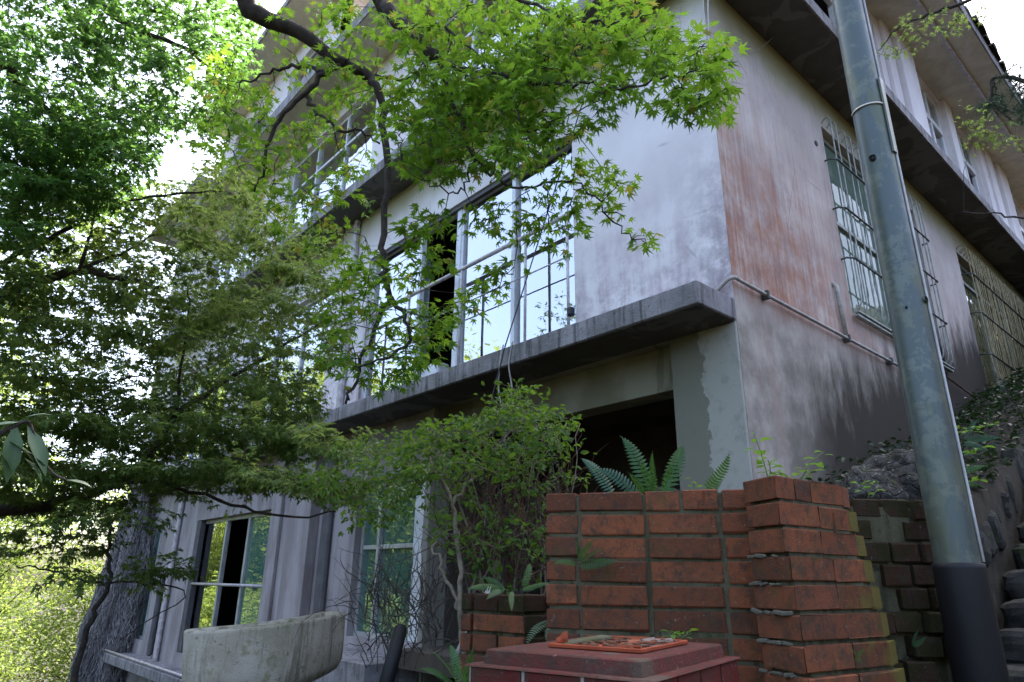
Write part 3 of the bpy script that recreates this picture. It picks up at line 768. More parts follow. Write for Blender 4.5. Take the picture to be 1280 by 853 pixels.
sx = np.linspace(0, 1, 16); sy = np.linspace(-2.42, .15, 30)
sv = []
for y in sy:
    t = (y-sy[0])/(sy[-1]-sy[0])
    for x in sx:
        xl = .63 - .75*t; xr = 1.27 - .40*t
        xx = xl + (xr-xl)*x
        lim = P1[1] + (xx-P1[0])*(dd.y/dd.x) + .07
        yy = lim + t*(.1-lim)
        zz = 1.75 + .16*sst(-1.8, -.3, yy) + .03*math.sin(9*xx)*math.sin(7*yy) - (1.6 if x in (0, 1) else 0)
        sv.append((xx, yy, zz))
nf = len(sx); sf = [(j*nf+i, j*nf+i+1, (j+1)*nf+i+1, (j+1)*nf+i) for j in range(len(sy)-1) for i in range(nf-1)]
tag(link(bpy.data.objects.new('planter_soil', mesh_np('planter_soil', sv, sf, M['soil'], True))), kind='structure')

# ------------------------------------------------------------------ red tiled pedestal
PED = thing('tiled_pedestal', 'square pedestal of glossy red tiles with a dusty red cap', 'pedestal')
ang = math.radians(14.5); PC = Vector((1.190, -2.8156, 0)); R4 = Matrix.Translation(PC) @ Matrix.Rotation(ang, 4, 'Z')
hx, hy = .163, .2215
zt = 1.42
def rect(a, b): return [(-a, -b), (a, -b), (a, b), (-a, b)]
def rect_prism(mb, a, b, z0, z1, a1=None, b1=None):
    i = len(mb.v); mb.prism(rect(a, b), z0, z1, rect(a1 or a, b1 or b))
    mb.v[i:] = [tuple(R4 @ Vector(v)) for v in mb.v[i:]]; return mb
mb = MB(); rect_prism(mb, hx+.006, hy+.006, zt-.026, zt-.003, hx+.003, hy+.003); rect_prism(mb, hx+.003, hy+.003, zt-.0028, zt, hx-.001, hy-.001)
mb.build('cap', 'tilecap', PED)
mb = MB(); rect_prism(mb, hx+.034, hy+.034, zt-.030, zt-.0265, hx+.030, hy+.030); mb.build('cap', 'tilecap', PED)
mb = MB(); rect_prism(mb, hx+.026, hy+.026, -.1, zt-.0305); mb.build('grout', 'grout', PED)
tm = {}
def tile_face(p0, p1, z1, n, rows):
    d = (p1-p0); L = d.length; d.normalize(); o = Vector((d.y, -d.x, 0)); w = L/n
    for r in range(rows):
        for k in range(n + (r % 2)):
            s0 = max(0, (k - .5*(r % 2))*w); s1 = min(L, (k+1-.5*(r % 2))*w)
            if s1-s0 < .02: continue
            key = round(s1-s0, 4)
            if key not in tm:
                P, Fc = chamfer(-(key-.008)/2, (key-.008)/2, -.002, .002, -.028, .028, .001); tm[key] = mesh_np('tile', P, Fc, M['tile'])
            ob = link(bpy.data.objects.new('tile', tm[key]), PED)
            c = p0 + d*((s0+s1)/2) + o*.0015; ob.location = (c.x, c.y, z1-.028-r*.064); ob.rotation_euler.z = math.atan2(d.y, d.x)
hxx, hyy = hx+.026, hy+.026
cs = [R4 @ Vector(p) for p in ((-hxx, -hyy, 0), (hxx, -hyy, 0), (hxx, hyy, 0), (-hxx, hyy, 0))]
tile_face(cs[0], cs[1], zt-.0315, 3, 9); tile_face(cs[1], cs[2], zt-.0315, 4, 9)
# tray with broken pots
TR = Matrix.Translation(Vector((1.200, -2.795, zt+.001))) @ Matrix.Rotation(ang+.03, 4, 'Z')
tray = thing('terracotta_tray', 'shallow rectangular orange tray lying on the red pedestal cap', 'tray')
mb = MB(); mb.box(-.095, .095, -.13, .13, 0, .002, 0, TR); mb.build('base', 'terracotta', tray)
for a, b, c, d in ((-.102, .102, -.138, -.130), (-.102, .102, .130, .138), (-.102, -.095, -.13, .13), (.095, .102, -.13, .13)):
    MB().box(a, b, c, d, .0, .008, .0015, TR).build('rim', 'terracotta', tray)
def shard(label, mat, x, y, r, a0, a1, h, tilt, rz, z=.006):
    mb = MB(); n = 7; th = .004; ang_ = np.linspace(a0, a1, n)
    for i in range(n):
        jag = h*(1+.3*math.sin(i*.7+rz*3)); 
        for rr in (r, r-th):
            mb.v += [(rr*math.cos(ang_[i]), rr*math.sin(ang_[i]), 0), (rr*math.cos(ang_[i]), rr*math.sin(ang_[i]), jag)]
    for i in range(n-1):
        b = 4*i; mb.f += [(b, b+4, b+5, b+1), (b+2, b+3, b+7, b+6), (b+1, b+5, b+7, b+3), (b, b+2, b+6, b+4)]
    mb.f += [(0, 1, 3, 2), (4*n-4, 4*n-2, 4*n-1, 4*n-3)]
    xm = sum(v[0] for v in mb.v)/len(mb.v); ym = sum(v[1] for v in mb.v)/len(mb.v)
    TT = TR @ Matrix.Translation((x, y, z)) @ Matrix.Rotation(rz, 4, 'Z') @ Matrix.Rotation(tilt, 4, 'Y') @ Matrix.Translation((-xm, -ym, 0))
    mb.v = [tuple(TT @ Vector(v)) for v in mb.v]
    return tag(mb.build('pot_shard', mat, None, True), label, 'pot shard', 'broken pot pieces in the tray')
shard('orange pointed pot shard at the front left tray corner', 'terracotta', -.080, -.116, .03, -.45, .45, .022, .15, 2.4, .002)
shard('large curved orange pot shard in the middle of the tray', 'shard', .0, .0, .10, -.28, .28, .055, 1.5, .4, .004)
shard('grey curved pot shard beside the large orange one', 'shardgrey', .035, .05, .10, -.28, .28, .045, 1.5, 1.2, .004)
shard('orange rim shard leaning towards the back of the tray', 'terracotta', -.03, .08, .10, -.28, .28, .045, 1.5, -1.0, .004)
shard('dusty rim shard at the right back of the tray', 'shardgrey', .055, .095, .10, -.28, .28, .04, 1.5, 2.0, .004)
shard('small pale shard near the tray front edge', 'shardgrey', .06, -.03, .10, -.28, .28, .03, 1.5, .9, .003)
shard('flat orange shard lying at the front of the tray', 'terracotta', .02, -.08, .10, -.28, .28, .045, 1.5, .2, .003)
mb = MB().box(-.016, .016, -.075, .075, 0, .010, .003, TR @ Matrix.Translation((-.066, -.04, .003)) @ Matrix.Rotation(-.25, 4, 'Z') @ Matrix.Rotation(.05, 4, 'X'))
tag(mb.build('tile_fragment', 'mosstile'), 'long mossy grey tile strip lying along the left tray rim', 'tile fragment')
deb = MB()
for k in range(160):
    x, y, s = random.uniform(-.085, .085), random.uniform(-.12, .12), random.uniform(.002, .006)
    deb.box(x-s, x+s, y-s, y+s, .0035, .0035+s, s*.2, TR @ Matrix.Translation((0, 0, 0)))
tag(deb.build('tray_debris', 'litter'), 'crumbs of soil and dead leaves in the orange tray', 'debris', kind='stuff')

# ------------------------------------------------------------------ steel pole
PO = thing('steel_pole', 'galvanised steel utility pole with a black sleeve at its foot', 'pole', (1.499, -1.529, 0))
zs = np.linspace(0, 7.5, 16); rad = lambda z: .0700 - .0038*z
PB = .0
MB().tube([(0, 0, z) for z in zs], [rad(z) for z in zs], 40).build('shaft', 'pole', PO, True)
MB().tube([(0, 0, -.1), (0, 0, 1.60), (0, 0, 1.615), (0, 0, 1.617)], [.0735, .0715, .0713, .066], 40).build('sleeve', 'black', PO, True)
band = MB()
zb = 3.30
for sgn in (1,):
    band.tube([(rad(zb)*1.02*math.cos(a), rad(zb)*1.02*math.sin(a), zb-.004) for a in np.linspace(-2.6, .45, 26)], .0052, 6)
band.build('clamp_band', 'steel', PO, True)
vd = Vector((CAM[0]-1.499, CAM[1]+1.529, 0)).normalized(); rt = Vector((-vd.y, vd.x, 0))
def on_pole(ang_, z, r=0): 
    d = vd*math.cos(ang_) + rt*math.sin(ang_); return d*(rad(z)+r) + Vector((0, 0, z))
pm = MB()
pa, pb_ = on_pole(1.25, 3.08, .002), on_pole(1.25, 3.42, .002)
dx_ = (vd*math.cos(1.25)+rt*math.sin(1.25)); tx = Vector((-dx_.y, dx_.x, 0))
for (c0, z0, z1) in ((dx_*(rad(3.25)+.004), 3.08, 3.42),):
    P8 = []
    for z in (z0, z1):
        for s1, s2 in ((-.016, -.003), (.016, -.003), (.016, .004), (-.016, .004)): P8.append(tuple(c0 + tx*s1 + dx_*s2 + Vector((0, 0, z))))
    i = len(pm.v); pm.v += P8; pm.f += [(0, 3, 2, 1), (4, 5, 6, 7), (0, 1, 5, 4), (1, 2, 6, 5), (2, 3, 7, 6), (3, 0, 4, 7)]
pm.build('strap_plate', 'pole', PO)
for zz, aa, r in ((3.06, -.28, .013), (2.45, -.05, .004), (2.48, 1.15, .012)):
    p = on_pole(aa, zz, -.004); q = on_pole(aa, zz, .006)
    MB().tube([p, q], r, 12, False).build('socket', 'pole', PO, True); MB().tube([p, on_pole(aa, zz, .001)], r*.75, 12).build('socket', 'cable', PO, True)
MB().tube([on_pole(1.42, z, .004) for z in np.linspace(1.62, 7, 40)], .0045, 6).build('cable', 'cord', PO, True)
# ------------------------------------------------------------------ stone steps, bank, rocks
def rough_block(nx, ny, nz, amp=.035, sup=5.0):
    """lumpy rounded block from a warped cube grid, unit size"""
    v = []; f = []; key = {}
    ph = rng.uniform(0, 6.28, 8); fr = rng.normal(0, 5.5, (8, 3))
    def add(p):
        k = tuple(np.round(p, 4))
        if k not in key:
            q = np.array(p)*2; r = (np.abs(q)**sup).sum()**(1/sup); q = q/max(r, 1e-6)*np.abs(q).max()
            d = sum(math.sin(fr[i] @ q + ph[i]) for i in range(8))*amp*.35 + rng.normal(0, amp*.35)
            v.append(q*.5*(1+d)); key[k] = len(v)-1
        return key[k]
    for ax, (na, nb) in ((0, (ny, nz)), (1, (nx, nz)), (2, (nx, ny))):
        for sgn in (-.5, .5):
            for a in range(na):
                for b in range(nb):
                    qs = []
                    for da, db in ((0, 0), (1, 0), (1, 1), (0, 1)):
                        u, w_ = (a+da)/na-.5, (b+db)/nb-.5
                        qs.append(add((sgn, u, w_) if ax == 0 else (u, sgn, w_) if ax == 1 else (u, w_, sgn)))
                    if (sgn < 0) != (ax == 1): qs = qs[::-1]
                    f.append(tuple(qs))
    return np.array(v), f
ST = thing('stone_stairs', 'rough dark stone stairs climbing beside the building on the right', 'stairs')
k = -9
while k < 13:
    kk = k + .6; y = .994 + .26*kk; z = 1.55+.16*kk
    ncol = 4; w = 1.8/ncol
    for c in range(ncol):
        P, Fc = rough_block(8, 6, 5); P = P*(1 + 0*P)
        o = link(bpy.data.objects.new('step_stone', mesh_np('step_stone', P, Fc, M['stone'])), ST)
        o.scale = (w-.006+random.uniform(-.01, .01), .38, .20); o.location = (.93 + w*(c+.5) + random.uniform(-.012, .012), y+.18+random.uniform(-.025, .025), z-.095+random.uniform(-.012, .012)); o.rotation_euler = (random.uniform(-.03, .03), random.uniform(-.03, .03), random.uniform(-.05, .05))
    k += 1
for q in range(16):
    y = -.5 + .21*q; zt_ = 1.36 + .45*(y+.25)
    P, Fc = rough_block(5, 5, 5, .06, 3.5); o = link(bpy.data.objects.new('edge_stone', mesh_np('edge_stone', P, Fc, M['stone'])), ST)
    o.scale = (random.uniform(.10, .17), random.uniform(.16, .26), random.uniform(.2, .34)); o.location = (.86+random.uniform(-.02, .02), y, zt_-.17+random.uniform(-.04, .03)); o.rotation_euler = (random.uniform(-.2, .2), random.uniform(-.15, .15), random.uniform(-.3, .3))
def rock(name, label, c, s, seed, mat='rock', sub=5):
    import bmesh
    bm = bmesh.new(); bmesh.ops.create_icosphere(bm, subdivisions=sub, radius=1)
    r = np.random.default_rng(seed); ph = r.uniform(0, 6, (6, 3)); fr = r.normal(0, 2.6, (6, 3))
    for v in bm.verts:
        p = np.array(v.co); a = 0
        for q in range(6): a += math.sin(fr[q] @ p + ph[q, 0])*(.09 if q < 4 else .05) + .02*math.sin(9*p[q % 3]+ph[q, 1])
        a += .035*math.sin(15*p[0]+8*p[1]+ph[0, 2])*math.sin(13*p[2]-6*p[1]) + .02*math.sin(31*p[1]+17*p[0])*math.sin(29*p[2]+11*p[0])
        v.co = v.co*(1+round(a*9)/9*.55+a*.5)
        v.co.x *= s[0]; v.co.y *= s[1]; v.co.z *= s[2]
    me = bpy.data.meshes.new(name); bm.to_mesh(me); bm.free(); me.materials.append(M[mat])
    me.polygons.foreach_set('use_smooth', np.ones(len(me.polygons), bool))
    o = link(bpy.data.objects.new(name, me)); o.location = c
    return tag(o, label, 'rock')
p = atd(1080, 612, 3.15); rock('rock', 'pale rounded stone lying right behind the brick pillar', (p[0], p[1], p[2]-.05), (.13, .11, .12), 3)
p = atd(1125, 600, 3.75); rock('rock', 'big dark rough rock at the foot of the side wall', (p[0], p[1], p[2]-.05), (.24, .24, .19), 5)

# ------------------------------------------------------------------ concrete trough
def trough():
    A = atd(249, 790, 4.3); B = atd(436, 765, 4.8)
    ax = Vector(B-A); L = ax.length; ax.normalize(); upv = Vector((0, 0, 1)); upv = (upv - ax*upv.dot(ax)).normalized(); back = upv.cross(ax)
    if back.dot(Vector(CAM) - Vector(A)) > 0: back = -back
    W_ = .24
    def ring(ins, drop, tp=1.0):
        pts = []; rx = .07-ins*.2
        x0, x1, y0, y1 = ins, L-ins, ins, W_-ins
        for cx, cyy, a0 in ((x1-rx, y1-rx, 0), (x0+rx, y1-rx, 90), (x0+rx, y0+rx, 180), (x1-rx, y0+rx, 270)):
            if a0 in (90, 270):
                for q in range(1, 8):
                    t = q/8; pts.append(((x1-rx)+(x0+2*rx-x1)*t if a0 == 90 else (x0+rx)+(x1-2*rx-x0)*t, y1 if a0 == 90 else y0))
            for q in range(6):
                a = math.radians(a0 + q*18); pts.append((cx+rx*math.cos(a), cyy+rx*math.sin(a)))
        if False: pass
        return [tuple(Vector(A) + ax*p[0] + back*(p[1] - .16*math.sin(math.pi*min(1, max(0, p[0]/L)))) + upv*(drop*(1-.22*p[0]/L) if drop < -.1 else drop)) for p in pts]
    prof = [(.055, -.20), (.055, -.012), (.045, 0), (.008, 0), (0, -.008), (.0, -.02), (.004, -.20), (.012, -.34), (.04, -.40), (.075, -.42)]
    v = []; f = []; n = 38
    for ins, dr in prof: v += ring(ins, dr)
    for k in range(len(prof)-1):
        for q in range(n): f.append((k*n+q, k*n+(q+1) % n, (k+1)*n+(q+1) % n, (k+1)*n+q))
    f.append(tuple(range(n))); f.append(tuple(range((len(prof)-1)*n, len(prof)*n))[::-1])
    root = thing('concrete_trough', 'tilted old concrete trough with rounded ends before the ground floor windows', 'trough')
    o = link(bpy.data.objects.new('basin', mesh_np('basin', v, f, M['trough'], True)), root)
    c = Vector(A) + ax*L*.55 + back*.2
    MB().box(c.x-.25, c.x+.25, c.y-.18, c.y+.18, -.3, c.z-.39, .02).build('plinth', 'slab', root)
trough()
# leaning black pipe
tag(MB().tube([atd(478, 875, 3.0), atd(500, 788, 3.15), atd(501, 784, 3.16)], [.03, .03, .022], 12).build('black_pipe', 'black', None, True), 'short black pipe leaning beside the concrete trough', 'pipe')
tag(MB().tube([atd(568, 825, 2.9), atd(600, 760, 2.95), atd(612, 735, 3.0)], .012, 8).build('grey_pipe', 'pvc', None, True), 'thin grey pipe leaning left of the low brick planter', 'pipe')
# vine covered outcrop at the far left end
def vine_mound():
    root = thing('vine_covered_outcrop', 'grey tapering stone tower smothered in dry vines at the facade end', 'outcrop')
    C = Vector((-14.15, -.05, -1.2)); n = 40; m_ = 24; v = []; f = []
    def P(a, t, o=0):
        r = .42*(1-t)**.6 + .46*(1-t*.35); r *= 1 + .10*math.sin(3*a+4*t) + .09*math.sin(7*a-9*t) + .05*math.sin(13*a+21*t); r += o
        return C + Vector((r*math.cos(a)*1.0 + .35*t, r*math.sin(a)*.75, t*4.75))
    for j in range(m_):
        for i in range(n): v.append(tuple(P(2*math.pi*i/n, j/(m_-1), .05*math.sin(i*5.3+j*3.1))))
    for j in range(m_-1):
        for i in range(n): f.append((j*n+i, j*n+(i+1) % n, (j+1)*n+(i+1) % n, (j+1)*n+i))
    f.append(tuple((m_-1)*n+i for i in range(n)))
    link(bpy.data.objects.new('stone_core', mesh_np('stone_core', v, f, M['vinecore'], True)), root)
    mb = MB()
    for k in range(900):
        a = random.uniform(-3.1, .6); t0 = random.uniform(0, .75); pts = []
        for q in range(7):
            t = min(.99, t0 + q*random.uniform(.03, .06)); a += random.uniform(-.22, .22)
            pts.append(P(a, t, random.uniform(.0, .11)))
        mb.tube(pts, random.uniform(.004, .010), 3, False)
    o = mb.build('dry_vines', 'vine', root); o['kind'] = 'stuff'
vine_mound()

# ------------------------------------------------------------------ foliage
def leaf_template(lobes, notch=.33, droop=.22, pet=.35):
    """palmate leaf from its petiole base; lobes = [(angle deg, length)] for one side plus tip"""
    full = [(-a, l) for a, l in lobes[::-1] if a > 0] + [(a, l) for a, l in lobes]
    V = [(0, .04, .0)]
    ring = []
    ring.append((0.0, -.04, 0))
    for i, (a, l) in enumerate(full):
        r = math.radians(a); ring.append((l*math.sin(r), l*math.cos(r), -droop*l*l))
        if i < len(full)-1:
            b = math.radians((a+full[i+1][0])/2); q = notch*min(1, (l+full[i+1][1])/1.5)
            ring.append((q*math.sin(b), q*math.cos(b), .02))
    V += ring; n = len(ring)
    Fc = [(0, 1+(i+1) % n, 1+i) for i in range(n)]
    V += [(-.012, -pet, .0), (.012, -pet, .0), (0, .0, .005)]; k = len(V)
    Fc.append((k-3, k-2, k-1))
    return np.array(V, float), np.array(Fc, int)
T_MAPLE = leaf_template([(0, 1.0), (40, .92), (80, .70), (122, .36)], .36)
T_MAPLE5 = leaf_template([(0, 1.0), (48, .85), (100, .5)], .36, pet=.2)
def oval(fold=.12, w=.32):
    V = np.array([(0, 0, 0), (w*.8, .33, fold*.8), (w*.75, .66, fold*.5), (0, 1, -.12), (-w*.75, .66, fold*.5), (-w*.8, .33, fold*.8), (0, .5, 0)])
    return V, np.array([(0, 1, 6), (1, 2, 6), (2, 3, 6), (3, 4, 6), (4, 5, 6), (5, 0, 6)])
T_OVAL = oval()
T_QUAD = (np.array([(0, 0, 0), (.33, .5, .06), (0, 1, -.1), (-.33, .5, .06)]), np.array([(0, 1, 2), (0, 2, 3)]))
def norm(a): return a/np.maximum(1e-9, np.linalg.norm(a, axis=-1, keepdims=True))
def leaf_frames(d, up_jit=.5, r=None):
    """frames whose y axis follows d and whose z axis is roughly up"""
    r = r or rng
    n = len(d); z = np.zeros((n, 3)); z[:, 2] = 1; z += r.normal(0, up_jit, (n, 3))
    y = norm(d); x = norm(np.cross(y, z)); z = np.cross(x, y)
    return np.stack([x, y, z], axis=2)
def scatter(name, T, P, Fm, S, mat, parent, tone=None, stuff=True):
    V, Fc = T; n = len(P); k = len(V)
    W_ = np.einsum('nij,kj->nki', Fm, V)*S[:, None, None] + P[:, None, :]
    f = (Fc[None] + (np.arange(n)*k)[:, None, None]).reshape(-1, 3)
    tone = rng.random(n) if tone is None else tone
    o = link(bpy.data.objects.new(name, mesh_np(name, W_.reshape(-1, 3), f, M[mat] if isinstance(mat, str) else mat, False, np.repeat(tone, k))), parent)
    if stuff: o['kind'] = 'stuff'
    return o
def in_poly(poly, n, r=None):
    r = r or rng
    poly = np.array(poly, float); lo, hi = poly.min(0), poly.max(0); out = []
    while len(out) < n:
        q = r.uniform(lo, hi, (n*2, 2)); x, y = q[:, 0], q[:, 1]; c = np.zeros(len(q), bool); j = len(poly)-1
        for i in range(len(poly)):
            xi, yi = poly[i]; xj, yj = poly[j]
            c ^= ((yi > y) != (yj > y)) & (x < (xj-xi)*(y-yi)/(yj-yi+1e-12)+xi); j = i
        out += list(q[c])
    return np.array(out[:n])
class Tree:
    """branches given as polylines, twigs grown towards leafy pads, leaves set in pairs along the twigs"""
    def __init__(s, name, label, cat='tree', bark='bark', group=None):
        s.root = thing(name, label, cat, group=group); s.nodes = []; s.bark = bark; s.tw = MB(); s.lp = []; s.ld = []; s.big = []
    def limb(s, pts, r0, r1, name='branch', sub=5, n=8, mat=None, wob=.012):
        p = smoothpath(pts, sub); N = len(p)
        p = [q + Vector((random.uniform(-1, 1), random.uniform(-1, 1), random.uniform(-1, 1)))*wob*(1 if 0 < i < N-1 else 0) for i, q in enumerate(p)]
        rad = [r0 + (r1-r0)*(i/(N-1))**.8 for i in range(N)]
        MB().tube(p, rad, n).build(name, mat or s.bark, s.root, True)
        s.nodes += [np.array(q) for q in p]
    def nodes_only(s, pts): s.nodes += [np.array(q) for q in pts]
    def pads(s, tips, leaves=8, spread=.05, twig=.004, reach=.55, step=.045, layer=.6):
        """tips: (n,3) twig ends"""
        nodes = np.array(s.nodes); order = np.argsort(np.min(np.linalg.norm(tips[:, None] - nodes[None], axis=2), axis=1))
        cap = len(nodes) + 5*len(tips); buf = np.zeros((cap, 3)); buf[:len(nodes)] = nodes; m_ = len(nodes)
        for t in tips[order]:
            dv_ = buf[:m_]-t; ds = np.einsum('ij,ij->i', dv_, dv_); j = int(np.argmin(ds)); a = buf[j].copy(); L = math.sqrt(ds[j])
            if L < .02: continue
            if L > reach*2.2: a = t + (a-t)/L*reach*2.2; L = reach*2.2
            mid = (a+t)/2 + rng.normal(0, .10*L, 3); q1 = (a*.6+mid*.4) + rng.normal(0, .04*L, 3)
            mid[2] += .05*L
            pts = [a, .5*a+.5*mid, mid, .5*mid+.5*t, t]
            s.tw.tube(pts, [twig, twig*.8, twig*.65, twig*.5, twig*.3], 4, False)
            for q in pts[1:]: buf[m_] = q; m_ += 1
            d = t-mid; ld = np.linalg.norm(d)+1e-9; d = d/ld; side = np.cross(d, [0, 0, 1]); side /= np.linalg.norm(side)+1e-9
            ln = np.linalg.norm(t-a)
            for q in range(leaves):
                u = rng.uniform(.0, 1.0)**.7
                pos = mid + (t-mid)*u*1.02 if u > .4 else a + (mid-a)*(.4+u*1.5)
                sg = 1 if q % 2 else -1
                dir_ = side*sg*rng.uniform(.5, 1.1) + d*rng.uniform(.2, 1.0) + np.array([0, 0, rng.normal(-.12, .22)])
                if q == leaves-1: dir_ = d + np.array([0, 0, -.2]); pos = t
                dir_ /= np.linalg.norm(dir_)
                s.lp.append(pos + dir_*rng.uniform(.3, 1.0)*spread + rng.normal(0, spread*.35, 3)*np.array([1, 1, layer])); s.ld.append(dir_)
        s.nodes = list(buf[:m_])
    def finish(s, T, size, mat, one=None, n_one=0, jit=.45, cull=None):
        P = np.array(s.lp); D_ = np.array(s.ld); n = len(P)
        Fm = leaf_frames(D_, jit); S = rng.uniform(size[0], size[1], n)
        keep = np.ones(n, bool)
        if s.tw.v:
            o = s.tw.build('twigs', s.bark, s.root); o['kind'] = 'stuff'
        if n_one:
            c = (P - CAM) @ RT.T; vis = (c[:, 2] > .1) & (np.abs(c[:, 0]/c[:, 2]) < 640/F) & (np.abs(c[:, 1]/c[:, 2]) < 426/F)
            px = np.where(vis, S/np.maximum(.1, c[:, 2]), 0); idx = np.argsort(-px)[:n_one]
            me = [mesh_np('leaf', T[0], T[1], M[one]) for _ in range(1)]
            for i in idx:
                o = link(bpy.data.objects.new('leaf', me[0]), s.root); m4 = Matrix([[*(Fm[i][r]*S[i]), P[i][r]] for r in range(3)] + [[0, 0, 0, 1]]); o.matrix_basis = m4
            keep[idx] = False
        T2 = (T[0]*np.array([.92, 1.04, 2.2]) + np.stack([np.zeros(len(T[0])), np.zeros(len(T[0])), .35*np.abs(T[0][:, 0])**1.5], 1), T[1])
        kk = np.where(keep)[0]; h1, h2 = kk[::2], kk[1::2]
        scatter('foliage', T, P[h1], Fm[h1], S[h1], mat, s.root); scatter('foliage', T2, P[h2], Fm[h2], S[h2], mat, s.root)
        return n
def layered(P, h):
    P = P.copy(); ph = .35*np.sin(P[:, 0]*1.9 + P[:, 1]*1.3); P[:, 2] = (np.round(P[:, 2]/h + ph) - ph)*h + rng.normal(0, .035, len(P)); return P
def tips_px(poly, n, d0, d1):
    q = in_poly(poly, n); d = rng.uniform(d0, d1, n)
    return np.array([atd(x, y, k) for (x, y), k in zip(q, d)])
def L3(*pts): return [atd(x, y, d) for x, y, d in pts]

# --- foreground maple hanging in from the upper left
A = Tree('maple_tree', 'near maple whose dark arching boughs and bright green star leaves hang across the facade')
p0 = Vector(atd(305, -4, 2.75)); 
A.limb([(-.9, -5.6, -.1), (-.95, -5.55, 1.2), (-.8, -5.3, 2.6), (-.55, -4.9, 3.7)], .17, .12, 'trunk', n=14)
A.limb([(-.55, -4.9, 3.7), (-.45, -4.4, 4.4), (-.25, -3.6, 4.75), tuple(p0), tuple(atd(360, 32, 2.72)), tuple(atd(432, 80, 2.68))], .085, .025, 'branch', n=12)
A.limb(L3((430, 78, 2.68), (462, 96, 2.66), (478, 140, 2.64), (483, 220, 2.6), (478, 310, 2.58), (482, 350, 2.57), (487, 372, 2.56)), .022, .010)
A.limb(L3((487, 370, 2.56), (470, 410, 2.55), (452, 450, 2.55), (440, 485, 2.55), (432, 505, 2.54)), .011, .005, sub=4)
A.limb(L3((487, 370, 2.56), (505, 395, 2.53), (512, 420, 2.5), (495, 440, 2.48), (465, 452, 2.45), (445, 458, 2.45)), .010, .003, sub=4)
A.limb(L3((434, 80, 2.68), (405, 92, 2.7), (378, 122, 2.75), (345, 160, 2.8), (333, 195, 2.85), (330, 215, 2.9), (318, 240, 2.95)), .017, .004)
A.limb(L3((383, 120, 2.75), (400, 145, 2.72), (425, 160, 2.7), (450, 165, 2.7), (475, 180, 2.7)), .011, .004)
A.limb(L3((405, 90, 2.7), (365, 82, 2.8), (335, 92, 2.9), (300, 104, 3.0)), .012, .004)
A.limb(L3((440, 88, 2.68), (470, 98, 2.7), (520, 96, 2.75), (560, 92, 2.8), (600, 85, 2.85)), .011, .003)
A.limb([(-.45, -4.4, 4.4), (.1, -3.9, 4.9), tuple(atd(455, -30, 2.35)), tuple(atd(490, 15, 2.3)), tuple(atd(535, 62, 2.25)), tuple(atd(548, 76, 2.25))], .05, .017, n=10)
A.limb(L3((545, 72, 2.25), (580, 88, 2.2), (620, 95, 2.15), (660, 102, 2.1), (700, 105, 2.05), (740, 104, 2.02), (775, 112, 2.0), (830, 98, 1.97), (870, 88, 1.95)), .011, .003)
A.limb(L3((549, 78, 2.25), (560, 110, 2.25), (580, 160, 2.26), (592, 195, 2.28), (620, 220, 2.3), (650, 235, 2.3), (690, 228, 2.3), (730, 235, 2.3), (760, 270, 2.3), (790, 300, 2.3)), .009, .0025)
A.limb(L3((592, 195, 2.28), (585, 220, 2.3), (575, 240, 2.3), (545, 235, 2.3), (525, 220, 2.32)), .006, .002)
A.limb(L3((680, 232, 2.3), (685, 255, 2.3), (688, 290, 2.3)), .004, .002)
A.limb(L3((545, 30, 2.3), (590, 60, 2.25), (640, 130, 2.2), (660, 165, 2.15), (700, 150, 2.1), (760, 128, 2.05)), .007, .002)
A.limb(L3((420, -20, 2.6), (520, -10, 2.4), (640, 0, 2.2), (700, 20, 2.1), (760, 30, 2.05), (800, 20, 2.0)), .012, .003)
A.limb(L3((487, 120, 2.64), (500, 145, 2.6), (520, 160, 2.55), (560, 200, 2.5)), .006, .002)
for poly, n, d0, d1, lv, dn in [(*q, 1.7 if i < 3 else (.85 if i < 5 else (.5 if i == 10 else 1.0))) for i, q in enumerate((
    ([(690, 0), (830, 0), (855, 30), (905, 60), (912, 95), (900, 145), (850, 140), (800, 120), (740, 165), (690, 190), (640, 205), (600, 150)], 150, 1.9, 2.35, 7),
    ([(480, 0), (700, 0), (700, 120), (600, 130), (500, 90)], 130, 2.0, 2.7, 7),
    ([(500, 90), (640, 110), (690, 180), (650, 210), (560, 225), (500, 215), (470, 160)], 110, 2.1, 2.7, 7),
    ([(330, 0), (480, 0), (500, 90), (470, 190), (430, 240), (400, 150), (350, 60)], 95, 2.5, 3.3, 7),
    ([(250, 60), (330, 70), (390, 120), (440, 210), (430, 300), (330, 250), (260, 190), (230, 210)], 120, 2.7, 3.4, 7),
    ([(690, 185), (740, 200), (775, 190), (790, 250), (815, 320), (780, 300), (740, 270), (700, 330), (670, 300), (640, 250), (690, 220)], 50, 2.25, 2.5, 6),
    ([(590, 255), (650, 250), (655, 330), (620, 390), (600, 360), (620, 300), (590, 290)], 22, 2.3, 2.5, 6),
    ([(500, 260), (560, 265), (565, 330), (540, 350), (505, 330)], 22, 2.3, 2.6, 7),
    ([(430, 330), (500, 310), (520, 380), (590, 360), (630, 390), (570, 400), (540, 450), (480, 460), (420, 460), (400, 400)], 80, 2.35, 2.8, 7),
    ([(430, 440), (500, 430), (545, 440), (540, 470), (470, 490), (430, 490)], 22, 2.4, 2.6, 6),
    ([(300, 190), (450, 200), (470, 330), (400, 330), (330, 290)], 60, 2.7, 3.4, 7)))]:
    A.pads(tips_px(poly, int(n*dn), d0, d1), lv, .055, .0028)
